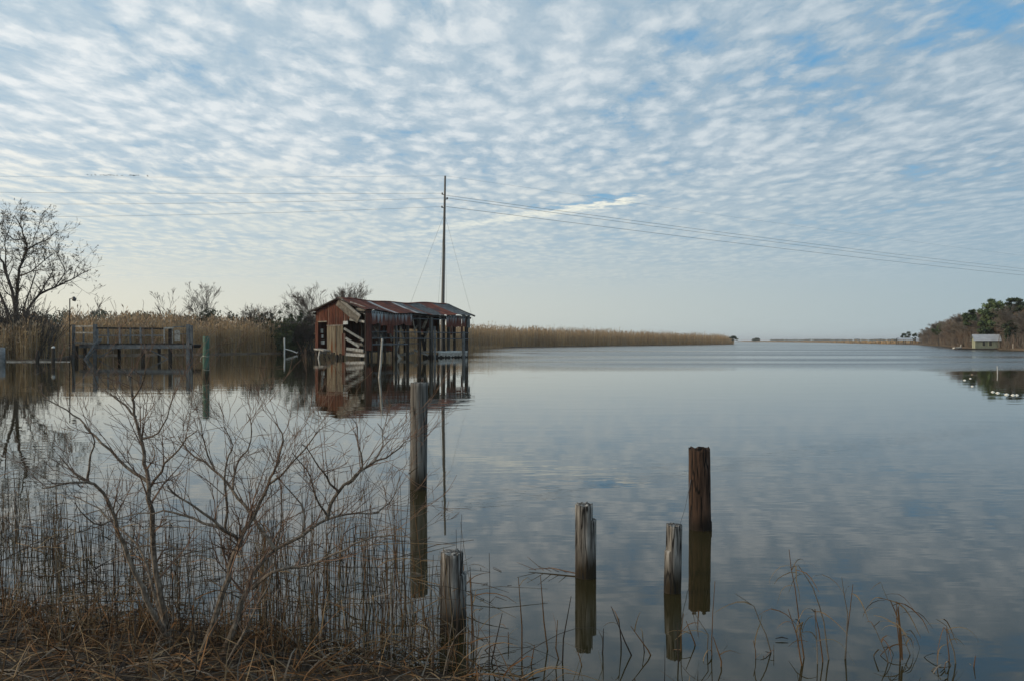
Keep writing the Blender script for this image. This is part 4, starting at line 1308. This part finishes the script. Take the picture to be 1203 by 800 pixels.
gp = thing('green_piling', 'green stained piling with a white rope tied round it near the dock', 'piling', W(242, 41))
h = CAMZ + 5 * 41 / F
mb = MB(); mb.tube([(0, 0, -.6), (0, 0, 0), (0, 0, .6), (.005, 0, 1.2), (.01, 0, h - .02), (.01, 0, h)], [.155, .155, .15, .148, .146, .13], 18); mb.build('pile', M['green_wood'], gp, smooth=True)
for z in (.98, .35):
    mb = MB(); ring = [(.156 * math.cos(a) + .006, .156 * math.sin(a), z + .02 * math.sin(a * 2)) for a in [math.tau * i / 18 for i in range(19)]]
    mb.tube(ring, .014 if z > .5 else .008, 5); rp = mb.build('rope', M['rope'], gp)
    if z > .5:
        mb = MB(); mb.tube([(-.15, -.05, .98), (-.22, -.06, .92), (-.23, -.06, .78), (-.2, -.06, .7)], .012, 5); mb.build('rope_end', M['rope'], rp)

d = 41.0
ws = MB(); a = P(449, 398, d); b = W(445.5, d); b2 = b + (b - a) * .3
c_ = W(447, d)
ws.tube([b2 - b, Vector((0, 0, 0)), (a - b) * .3 + Vector((.02, 0, 0)), (a - b) * .65 + Vector((.01, 0, 0)), a - b], [.06, .058, .055, .052, .05], 8)
tag(ws.build('pole_stake', M['pale_wood'], loc=b, smooth=True), 'thin pale leaning pole standing in the water in front of the boathouse', 'pole')
t = thing('broken_pipe', 'white broken pipe stake with a drooping arm left of the boathouse', 'stake', W(334, 111))
mb = MB(); zt = CAMZ + 3 * 111 / F; mb.tube([(0, 0, -.4), (.02, 0, .8), (0, 0, zt)], .09, 8); mb.build('upright', M['white_paint'], t)
mb = MB(); mb.tube([(0, 0, CAMZ - 9.5 * 111 / F), (1.0, -.1, .42), (1.65, -.2, .16), (1.7, -.2, .34)], .055, 8); mb.build('arm', M['white_paint'], t)
for px, yt, dd, label in ((62.5, 409, 70, 'small dark post with a pale cap near the left shore'), (44, 411, 69.5, 'short dark post at the left shore beneath the big tree'), (1.5, 408, 69, 'grey blue post at the left edge of the photo')):
    p = P(px, yt, dd); t = thing('mooring_post', label, 'post', W(px, dd))
    mb = MB(); mb.tube([(0, 0, -.4), (0, 0, .5), (.02, 0, p.z)], [.14, .13, .12] if px > 40 else [.3, .28, .26], 10); mb.build('post', M['dark_wood'] if px > 40 else M['dock_wood'], t, smooth=True)
    if px > 60:
        mb = MB(); mb.tube([(.02, 0, p.z - .01), (.02, 0, p.z + .1), (.02, 0, p.z + .16)], [.15, .14, .04], 10); mb.build('cap', M['white_paint'], t, smooth=True)
mb = MB(); mb.tube([P(8, 425, 70.5), P(40, 424.8, 70.7), P(82, 425, 70.9)], .05, 6); tag(mb.build('floating_log', M['pale_wood']), 'long thin pale log floating along the left shore', 'log')
# wire from the brown piling to the thin one, floating bits
mb = MB(); a = b3 + Vector((-r3 * .98, -.05, h3 * .62)); b = b4 + Vector((.03, 0, h4 * .85)); mb.tube([a, a.lerp(b, .5) - Vector((0, 0, .05)), b], .0025, 4)
tag(mb.build('slack_wire', M['wire']), 'thin slack wire between the brown piling and the thin grey piling', 'wire')
rt = random.Random(4); mb = MB(); bs = P(677, 675, 6.44); e = P(621, 671, 6.56); e.z = .01; bs.z = .012
mb.tube([bs, bs.lerp(e, .5) + Vector((0, .05, .012)), e], [.006, .005, .002], 4)
for k in range(5):
    q = bs.lerp(e, .2 + .16 * k); mb.tube([q, q + Vector((-.06 - .02 * k, rt.uniform(-.08, .08), rt.uniform(.03, .10)))], [.003, .0015], 3)
tag(mb.build('floating_twig', M['twig']), 'thin branched twig floating beside the middle split piling', 'twig')
mb = MB(); q = P(911, 752, CAMZ * F / 352); q.z = .012; mb.tube([q, q + Vector((.04, .01, .004)), q + Vector((.07, -.005, 0))], [.002, .004, .002], 6)
tag(mb.build('floating_stick', M['dark_wood']), 'short dark stick floating left of the tall reed clump', 'stick')

# --------------------------------------------------- floats and marker stake
def float_ball(px, yw, wpx, label, m, h=.8):
    d = CAMZ * F / (yw - 400); r = 1.15 * wpx / 2 * d / F; t = thing('float', label, 'float', W(px, d), group='round floats on the water at right')
    mb = MB(); n = 9
    mb.tube([(0, 0, -r * .5 + 1.45 * r * h * i / n) for i in range(n + 1)], [r * max(.12, math.sin(math.pi * (.18 + .80 * i / n))) for i in range(n + 1)], 14)
    mb.build('ball', M[m], t, smooth=True)
    mb = MB(); mb.tube([(0, 0, r * .9 * h), (.01, 0, r * 1.12 * h)], .012, 6); mb.build('stem', M['dark_wood'], t)


for px, yw, w_, label, m_ in (
        (1133.2, 446.6, 3.0, 'white float farthest left of the group', 'float_foam'), (1140, 444.6, 2.4, 'smallest white float behind the left one', 'float_foam'),
        (1142, 440.0, 2.6, 'dull brown float behind the white ones', 'float_brown'), (1142.4, 453.8, 3.2, 'white float low in front of the left three', 'float_foam'),
        (1166.4, 460.4, 3.8, 'left one of the neighbouring two white floats below the marker stake', 'float_foam'), (1172.2, 461.6, 4.4, 'right one of the neighbouring two white floats below the marker stake', 'float_foam'),
        (1182.8, 463.6, 4.8, 'lone white float between the two touching pairs', 'float_foam'), (1190.2, 464.2, 4.4, 'left float of the touching pair nearest the right edge', 'float_foam'), (1194.6, 464.2, 4.2, 'white float nearest the right edge of the photo', 'float_foam')):
    float_ball(px, yw, w_, label, m_)
mb = MB(); d = CAMZ * F / 38.5; p = P(1171.5, 430, d); b = W(1171.8, d)
mb.tube([(0, 0, -.5), (0, 0, .2), p - b], [.022, .022, .018], 8)
tag(mb.build('marker_stake', M['white_paint'], loc=b), 'thin white marker stake in the water above the floats', 'stake')

# ----------------------------------------------- green shed, shelters, skiff
gd = 166.0
gs = thing('shed', 'small sage green shed with a grey tin roof on the right shore', 'shed', W(1158, gd, .25), math.atan2(-.30, 1))
Lg, Wg, Hg = 4.1, 2.9, 1.6
mb = MB(); mb.box((-Lg / 2, -Wg / 2, 0), (Lg / 2, Wg / 2, Hg)); mb.build('wall', M['green_paint'], gs)
for s in (-1, 1):
    mb = MB(); x = s * (Lg / 2 + .003); y0, y1 = -Wg / 2, Wg / 2
    mb.quad((x, y0, 0), (x, y1, 0), (x, y1, Hg), (x, y0, Hg)); mb.tri((x, y0, Hg), (x, y1, Hg), (x, 0, Hg + .92)); mb.build('gable', M['lit_gable_trim'], gs)
mb = MB()
for s in (-1, 1):
    n = 20
    for i in range(n):
        a = -Lg / 2 - .3 + (Lg + .6) * i / n; b = -Lg / 2 - .3 + (Lg + .6) * (i + 1) / n
        mb.quad((a, s * (Wg / 2 + .3), Hg - .13), (b, s * (Wg / 2 + .3), Hg - .13), (b, 0, Hg + .97), (a, 0, Hg + .97))
        mb.box((a, -.01, 0), (a + .03, .01, .01), M=Matrix.Translation((0, s * Wg / 4, Hg + .47)))
    mb.box((-Lg / 2 - .3, s * (Wg / 2 + .3) - .02, Hg - .22), (Lg / 2 + .3, s * (Wg / 2 + .3) + .02, Hg - .135))
mb.build('roof', M['tin_roof'], gs)
for x in (-.85, .25):
    mb = MB(); mb.box((x, -Wg / 2 - .03, .45), (x + .5, -Wg / 2 - .004, 1.4)); wn = mb.build('window', M['black_glass'], gs)
    mb = MB()
    for a, b in (((x - .06, .39), (x, 1.46)), ((x + .5, .39), (x + .56, 1.46)), ((x, .39), (x + .5, .449)), ((x, 1.401), (x + .5, 1.46))):
        mb.box((a[0], -Wg / 2 - .05, a[1]), (b[0], -Wg / 2 - .005, b[1]))
    mb.build('frame', M['lit_gable_trim'], wn)
mb = MB(); mb.box((-Lg / 2 - 3.2, -Wg / 2 - 1.3, -.28), (Lg / 2 + .8, Wg / 2, -.01)); mb.build('platform', M['dark_wood'], gs)
for px, yt, dd, label in ((1190.5, 404, 158, 'pale post on the shore right of the green shed'), (1129, 404.5, 185, 'pale yellow post left of the green shed')):
    t = MB(); p = P(px, yt, dd); t.bar((0, 0, -.2), (0, 0, p.z), .2, .2, up=(0, 1, 0))
    tag(t.build('mooring_post', M['pale_wood'], loc=W(px, dd)), label, 'post')
sk = thing('skiff', 'small white skiff moored at the end of the platform by the green shed', 'boat', W(1124.5, 178), .1)
mb = MB(); n = 9; rows = []
for i in range(n):
    t_ = i / (n - 1); w_ = .42 * math.sin(min(1, (1 - t_) * 1.6 + .05) * math.pi / 2); x = -.75 + 1.7 * t_; sh = .32 + .18 * t_ ** 2
    rows.append([(x, -w_, sh), (x, -w_ * .75, .05), (x, 0, -.05), (x, w_ * .75, .05), (x, w_, sh)])
for r_ in rows: mb.v += r_
for i in range(n - 1):
    for j in range(4):
        a = i * 5 + j; mb.f.append((a, a + 1, a + 6, a + 5)); mb.m.append(0)
mb.f.append((0, 1, 2, 3, 4)); mb.m.append(0)
mb.build('hull', M['white_paint'], sk)
for x in (-.3, .3):
    mb = MB(); mb.box((x, -.36, .22), (x + .16, .36, .26)); mb.build('thwart', M['white_paint'], sk)


def shelter(label, px, d, w_, dep, h):
    t = thing('boat_shelter', label, 'boat shelter', W(px, d, 0), -.25)
    mb = MB()
    for s in (-1, 1):
        mb.quad((-w_ / 2 - .3, s * (dep / 2 + .3), h), (w_ / 2 + .3, s * (dep / 2 + .3), h), (w_ / 2 + .3, 0, h + .9), (-w_ / 2 - .3, 0, h + .9))
    mb.box((-w_ / 2 - .3, -dep / 2 - .32, h - .15), (w_ / 2 + .3, -dep / 2 - .29, h)); mb.build('roof', M['tin_roof'], t)
    for x in (-w_ / 2, 0, w_ / 2):
        for y in (-dep / 2, dep / 2):
            mb = MB(); mb.bar((x, y, -.5), (x, y, h), .22, .22, up=(0, 1, 0)); mb.build('post', M['dark_wood'], t)
    mb = MB(); mb.box((-w_ / 2, -dep / 2, .5), (w_ / 2, dep / 2, .7)); mb.build('deck', M['board_wood'], t)


shelter('larger open boat shelter with a pale tin roof on the far right shore', 1062.5, 385, 5.6, 4, 1.95)
shelter('smaller open boat shelter with a pale tin roof on the far right shore', 1080, 360, 2.2, 2.4, 1.6)

# ------------------------------------------------------------------ the birds
rg = random.Random(99)


def bird_mesh():
    mb = MB(); mb.tube([(-.22, 0, 0), (-.1, 0, .02), (.05, 0, .03), (.18, 0, .03), (.26, 0, .03)], [.02, .06, .07, .05, .015], 6)
    for s in (-1, 1):
        a = [(-.05, s * .05, .05), (.1, s * .05, .05), (.08, s * .25, .14), (-.06, s * .25, .13)]
        mb.quad(*a); mb.quad(a[3], a[2], (-.01, s * .5, .08), (-.07, s * .46, .08))
    return mb


proto = None
for px in (103, 107.5, 112, 118.5, 121.5, 123.5, 125.5, 127.5, 129.5, 131.5, 134, 137.5, 143.5, 152.5, 154, 155.5, 157, 158.5, 160, 162.5, 173.5):
    loc = P(px, 206 + (px - 103) * .014 + rg.uniform(-.5, .5), 330)
    if proto is None:
        proto = tag(bird_mesh().build('bird', M['bird']), 'tiny dark bird in the line flying high over the left shore', 'bird', 'birds flying in a line'); o = proto
    else: o = proto.copy(); COL.objects.link(o)
    o.location = loc; o.rotation_euler = (rg.uniform(-.4, .4), rg.uniform(-.1, .1), math.pi + rg.uniform(-.4, .4))
    o.scale = (1.25,) * 3

# -------------------------------------------------------- near bank: shrubs
z7 = lambda x, y: (x * .4625, 430 + y * .4625)
SM = [M['bark'], M['twig']]
s1 = thing('bare_shrub', 'bare grey shrub with thin upright stems at left in the dry grass', 'shrub', W(202, 4.75, .1))
traced(s1, [
    ([(432, 800), (430, 720), (420, 640), (402, 560), (387, 450), (380, 330), (374, 270), (360, 200), (345, 120), (331, 50), (325, 22)], .021, .0035),
    ([(375, 292), (320, 255), (260, 195), (215, 150), (170, 110), (105, 82)], .009, .0022),
    ([(383, 305), (420, 250), (462, 195), (500, 165)], .007, .002),
    ([(347, 130), (300, 85), (250, 50), (235, 5)], .006, .0018),
    ([(336, 85), (362, 40), (368, 5)], .005, .0018),
    ([(358, 185), (400, 170), (430, 110), (442, 65)], .005, .0018),
    ([(372, 265), (395, 225), (385, 200)], .005, .002),
    ([(424, 690), (372, 595), (330, 490), (290, 390), (266, 325), (222, 295), (160, 300), (108, 312)], .015, .003),
    ([(224, 295), (226, 240), (240, 190), (212, 150)], .007, .0018),
    ([(222, 295), (180, 262), (150, 225)], .006, .0018),
    ([(290, 390), (240, 400), (190, 350)], .006, .0018),
    ([(426, 700), (380, 520), (330, 430), (250, 360), (180, 330)], .009, .002)],
    4.75, 71, None, SM, (.12, .42), 11.0, .0017, .38, 2, 'stem', None, z7, 7, .5, None, 1.15)
s2 = thing('bare_shrub', 'bare grey shrub with arching branches reaching right, in the dry grass', 'shrub', W(240, 4.6, .1))
traced(s2, [
    ([(482, 825), (495, 780), (540, 650), (575, 540), (605, 450), (625, 410), (650, 370), (680, 300), (700, 255), (720, 190), (702, 145)], .018, .0028),
    ([(606, 442), (560, 400), (500, 360), (450, 330), (424, 303)], .009, .0022),
    ([(600, 432), (520, 395), (440, 370), (370, 370), (300, 385)], .008, .0018),
    ([(572, 418), (577, 350), (570, 290), (576, 240), (590, 200), (570, 150)], .007, .0018),
    ([(697, 464), (640, 380), (590, 310), (540, 260), (480, 215), (452, 178)], .010, .0025),
    ([(545, 262), (520, 200), (505, 130)], .005, .0018),
    ([(592, 312), (600, 250), (640, 190), (630, 120)], .006, .0018),
    ([(682, 300), (730, 260), (790, 190), (810, 160)], .006, .0018),
    ([(540, 825), (555, 780), (590, 680), (625, 570), (655, 505), (700, 465), (770, 425), (830, 390), (880, 375), (962, 370)], .020, .003),
    ([(830, 390), (850, 330), (890, 290), (940, 250), (1000, 220), (1032, 190)], .010, .002),
    ([(862, 318), (830, 280), (800, 240), (770, 195)], .006, .0018),
    ([(882, 300), (920, 258), (912, 200), (905, 140)], .006, .0018),
    ([(940, 252), (972, 200), (962, 145)], .005, .0018),
    ([(835, 385), (800, 330), (790, 280), (740, 220)], .006, .0018),
    ([(960, 370), (1000, 330), (1015, 280)], .004, .0018),
    ([(640, 565), (700, 515), (760, 510), (830, 488), (900, 450), (970, 432), (1040, 435)], .009, .002),
    ([(560, 790), (610, 690), (680, 560), (710, 400), (712, 300)], .008, .002),
    ([(770, 425), (765, 350), (700, 280)], .006, .0018)],
    4.6, 72, None, SM, (.14, .46), 18.0, .0017, .40, 2, 'stem', None, z7, 7, .6, None, 1.15)

# ---------------------------------------------------- near bank: dry grasses
def blade(mb, p, d, l, w, rng, droop=.4, m=None, n=4):
    pts = [Vector(p)]; dd = Vector(d).normalized(); wd = [w]
    kink = rng.random() < .25; ki = rng.randint(1, n - 1)
    for i in range(n):
        dd = (dd + Vector((rng.gauss(0, .12), rng.gauss(0, .12), -droop * rng.uniform(.2, .8)))).normalized()
        if kink and i == ki: dd = (dd + Vector((rng.gauss(0, .9), rng.gauss(0, .9), -.8))).normalized()
        pts.append(pts[-1] + dd * l / n); wd.append(w * (1 - .8 * (i + 1) / n))
    s = dd.cross(Vector((rng.gauss(0, 1), rng.gauss(0, 1), rng.gauss(0, 1))))
    if s.length < .01: s = Vector((1, 0, 0))
    mb.strip(pts, wd, s.normalized(), rng.choices((0, 1, 2, 3), (.26, .36, .24, .14))[0] if m is None else m)


def stalk(mb, p, h, rng, r=.0028, lean=.10, m=None, leaves=2, head=True, brk=.0, Lf=(.10, .28)):
    a = rng.uniform(0, math.tau); ln = abs(rng.gauss(0, lean)); d = Vector((math.cos(a) * ln, math.sin(a) * ln * .6, 1)).normalized()
    m = rng.choices((0, 1, 2, 3), (.16, .2, .46, .18))[0] if m is None else m
    pts = [Vector(p)]
    for i in range(4):
        d = (d + Vector((rng.gauss(0, .05), rng.gauss(0, .04), -.01))).normalized()
        pts.append(pts[-1] + d * h / 4)
    if rng.random() < brk:
        k = rng.randint(1, 3); e = pts[k]; pts = pts[:k + 1]
        d2 = Vector((rng.choice((-1, 1)) * rng.uniform(.6, 1.2), rng.gauss(0, .3), rng.uniform(-.5, .25))).normalized()
        pts += [e + d2 * h * .25, e + d2 * h * .5 + Vector((0, 0, -.04))]
    n = len(pts)
    mb.tube(pts, [r * (1 - .55 * i / (n - 1)) for i in range(n)], 4, m, False)
    for i in range(leaves):
        t = rng.uniform(.25, .95) * (n - 1); k = min(n - 2, int(t)); q = pts[k].lerp(pts[k + 1], t - k)
        aa = rng.uniform(0, math.tau); dd = Vector((math.cos(aa), math.sin(aa) * .7, rng.uniform(.4, 1.4)))
        blade(mb, q, dd, rng.uniform(*Lf), .0042, rng, .5, rng.choice((0, 3, m, 1)))
    return pts


rg = random.Random(101); mb = MB()
for i in range(23000):
    x = rg.uniform(-4.2, .9) if i < 18500 else rg.uniform(-8, -4); y = rg.uniform(3.2, 7.4)
    e = edge_y(x) - y
    if e < -.15 or (x > -.3 and rg.random() < .45): continue
    z = max(.0, bank_z(x, y)); cl = noise.noise((x * 2.3, y * 2.3, 3))
    up_ = rg.uniform(.05, .6) * (1 + cl)
    if rg.random() < .08: up_ += 1.2
    d = Vector((rg.gauss(0, 1), rg.gauss(0, .8), max(.08, up_)))
    blade(mb, (x, y, z), d, rg.uniform(.14, .42), rg.uniform(.0026, .0056), rg, .45)
for i in range(420):    # upright rusty tufts at left
    cx, cy = rg.choice(((-2.05, 5.0), (-2.6, 5.05), (-1.55, 4.9), (-2.3, 4.75), (-2.9, 5.3), (-1.2, 4.75)))
    x, y = rg.gauss(cx, .10), rg.gauss(cy, .10)
    blade(mb, (x, y, max(0, bank_z(x, y))), (rg.gauss(0, .35), rg.gauss(0, .35), 1.6), rg.uniform(.14, .36), .0036, rg, .22, rg.choices((0, 1, 2), (.3, .5, .2))[0])
tag(mb.build('dry_grass', GRASS), 'matted brown dry grass covering the near bank', 'grass', kind='stuff')

rg = random.Random(102); mb = MB()
def stand(n, px0, px1, y0, y1, ytop, spread, brk=.15, leaves=(0, 1), bias=1.0):
    for i in range(n):
        px = px0 + (px1 - px0) * rg.random(); Y = y0 + (y1 - y0) * rg.random() ** bias
        den = noise.noise((px * .018, Y * 1.2, 6)) + .35
        if rg.random() > .55 + den: continue
        yt = ytop + rg.gauss(0, spread); top_ = P(px, yt, Y).z
        if top_ < .12: top_ = rg.uniform(.1, .3)
        p = W(px, Y, -.08)
        stalk(mb, p, top_ + .08, rg, rg.uniform(.0022, .0040), .07, None, rg.randint(*leaves), True, brk)


stand(250, -10, 75, 5.6, 9.0, 600, 30, .1)
stand(230, 60, 180, 5.4, 8.2, 645, 36, .16)
stand(190, 170, 330, 5.2, 7.6, 640, 42, .1)
stand(270, 300, 475, 5.0, 7.4, 622, 42, .12)
stand(60, 470, 565, 4.8, 6.2, 665, 40, .2)
stand(110, 300, 560, 4.6, 5.3, 720, 30, .35)
stand(110, -10, 330, 4.5, 5.5, 665, 38, .15, (0, 2))
stand(60, 320, 580, 4.4, 5.0, 712, 34, .25, (0, 2))
for i in range(70):       # broken stems lying low across the water at left
    px = rg.uniform(-10, 240) if i < 50 else rg.uniform(330, 540); Y = rg.uniform(5.2, 7.6); p = W(px, Y, rg.uniform(.01, .26))
    a = rg.gauss(0, .35); l = rg.uniform(.25, .8); q = p + Vector((math.cos(a) * l, math.sin(a) * l, rg.gauss(0, .12)))
    q.z = max(.005, q.z)
    mb.tube([p, p.lerp(q, .5) + Vector((0, 0, rg.uniform(-.02, .05))), q], [.003, .0028, .0016], 4, rg.choice((2, 2, 3, 0)), False)
for i in range(150):       # bits of reed afloat near the bank
    px = rg.uniform(-10, 600); Y = rg.uniform(4.7, 6.6); p = W(px, Y, .004); a = rg.uniform(0, math.tau); l = rg.uniform(.02, .14)
    mb.tube([p, p + Vector((math.cos(a) * l, math.sin(a) * l, .002))], [.0026, .0018], 4, rg.choice((0, 3, 2)), False)
for i in range(70):        # arching loose straws over the right part of the mat
    px = rg.uniform(330, 600); Y = rg.uniform(4.3, 5.0); p = W(px, Y, .02)
    blade(mb, p, (rg.gauss(0, .8), rg.gauss(0, .4), 1.1), rg.uniform(.35, .75), .0034, rg, .55, rg.choice((0, 1, 3, 2)), 6)
tag(mb.build('dry_reeds', GRASS), 'thicket of thin dead reed stems standing in the shallows at left', 'reeds', kind='stuff')


# single reeds and clumps along the bottom edge
def traced_reed(name, label, lines, Y, seed, leaves, group=None, cat='reed', sheath=None):
    """lines: photo polylines bottom to top"""
    rg = random.Random(seed); bpx = lines[0][0][0]
    t = thing(name, label, cat, W(bpx, Y), group=group)
    for li, pts in enumerate(lines):
        mb = MB(); off = rg.uniform(-.12, .12) if li else 0
        q = [P(a, b, Y + off * (1 + .4 * i / len(pts))) - t.location for i, (a, b) in enumerate(pts)]
        q = [Vector((q[0].x, q[0].y, min(q[0].z, -.05)))] + q if q[0].z > -.04 else q
        S_ = [q[0]]
        for a, b in zip(q, q[1:]): S_ += [a.lerp(b, .5) + Vector((rg.gauss(0, .004), rg.gauss(0, .004), 0)), b]
        n = len(S_); mb.tube(S_, [.0044 - .0028 * i / (n - 1) for i in range(n)], 5, 3 if li % 2 else 1, False)
        for k in range(leaves):
            t_ = rg.uniform(.45, 1) * (n - 1); j = min(n - 2, int(t_)); c = S_[j].lerp(S_[j + 1], t_ - j)
            blade(mb, c, (rg.gauss(0, .9), rg.gauss(0, .5), rg.uniform(.3, 1.2)), rg.uniform(.10, .27), .0046, rg, .75, rg.choice((0, 3, 0, 1)), 6)
        mb.build('stem', GRASS, t)
    if sheath:
        (a, b), (c, d_) = sheath; mb = MB(); p, q = P(a, b, Y - .02) - t.location, P(c, d_, Y - .02) - t.location
        mb.strip([p, p.lerp(q, .4), q], [.004, .008, .003], (1, 0, 0), 1); mb.build('sheath', GRASS, t)


traced_reed('reed_clump', 'tallest reed clump at right, with drooping pale leaves near its top', [[(948, 806), (940, 740), (934, 690), (927, 645)], [(978, 800), (968, 730), (955, 690), (938, 664), (928, 666)], [(946, 800), (936, 745), (926, 715)], [(962, 806), (960, 760), (957, 715)]], 4.75, 1, 5, cat='reeds')
traced_reed('reed_clump', 'slim forked reed clump right of the tallest one', [[(987, 806), (995, 745), (1002, 686)], [(990, 800), (996, 720), (989, 678)], [(968, 806), (962, 740), (958, 715)]], 4.75, 2, 1, cat='reeds')
traced_reed('reed_clump', 'reed clump with an orange brown leaf sheath and arching pale leaves', [[(1060, 806), (1057, 760), (1053, 706)], [(1052, 806), (1040, 765), (1027, 735)], [(1062, 806), (1056, 730), (1046, 705), (1032, 702)], [(1082, 806), (1068, 765), (1060, 745)]], 4.7, 3, 6, cat='reeds', sheath=((1060, 775), (1055, 712)))
traced_reed('reed_clump', 'pale reed clump farthest right along the bottom edge', [[(1116, 806), (1115, 770), (1112, 735)], [(1124, 806), (1121, 765), (1112, 735), (1100, 727)], [(1105, 806), (1111, 778)]], 4.7, 4, 4, cat='reeds')
traced_reed('reed_clump', 'bent over reed clump left of the tallest one', [[(891, 806), (888, 775), (885, 752)], [(914, 806), (900, 745), (886, 712), (864, 697)], [(901, 806), (897, 770)], [(912, 806), (909, 757)]], 4.75, 5, 2, cat='reeds')
traced_reed('reed_clump', 'reed clump below the thin grey piling', [[(836, 806), (836, 760), (840, 682)], [(830, 806), (832, 745), (815, 718)], [(812, 806), (800, 765), (803, 720)]], 4.8, 6, 2, cat='reeds')
rg = random.Random(7)
for x0_, x1_, yt in ((613, 609, 678), (646, 635, 676), (628, 628, 757), (662, 655, 728), (660, 671, 700), (690, 679, 765), (705, 709, 738), (752, 718, 712), (730, 727, 726), (757, 755, 748), (775, 741, 735), (798, 796, 731), (822, 806, 729), (846, 838, 748), (869, 856, 765), (573, 590, 720), (600, 597, 742), (1140, 1146, 770)):
    Y = rg.uniform(4.6, 5.0); t = thing('reed', 'single thin dead reed standing in the water along the bottom edge', 'reed', W(x0_, Y), group='single reeds along the bottom edge')
    mb = MB(); a = Vector((0, 0, -.1)); b = P(x1_, yt, Y) - t.location
    m1 = a.lerp(b, .5) + Vector((rg.gauss(0, .012), rg.gauss(0, .01), 0))
    mb.tube([a, m1, b], [.0046, .0038, .0018], 5, rg.choice((1, 2)), False); mb.build('stem', GRASS, t)
    mb = MB()
    for k in range(1): blade(mb, m1.lerp(b, rg.random()), (rg.gauss(0, .6), rg.gauss(0, .5), 1.1), rg.uniform(.06, .15), .0035, rg, .5, rg.choice((0, 1, 3)))
    mb.build('leaf', GRASS, t)

# -------------------------------------------------------------------- the air
hm = bpy.data.materials.new('haze'); hm.use_nodes = True
nt = hm.node_tree; nt.nodes.remove(nt.nodes['Principled BSDF'])
pv = nt.nodes.new('ShaderNodeVolumePrincipled')
pv.inputs['Color'].default_value = (.93, .96, 1.0, 1); pv.inputs['Density'].default_value = .00016; pv.inputs['Anisotropy'].default_value = .2
nt.links.new(pv.outputs['Volume'], nt.nodes['Material Output'].inputs['Volume'])
mb = MB(); mb.box((-4000, -70, -1.5), (4000, 9000, 27))
tag(mb.build('haze', hm), kind='stuff')
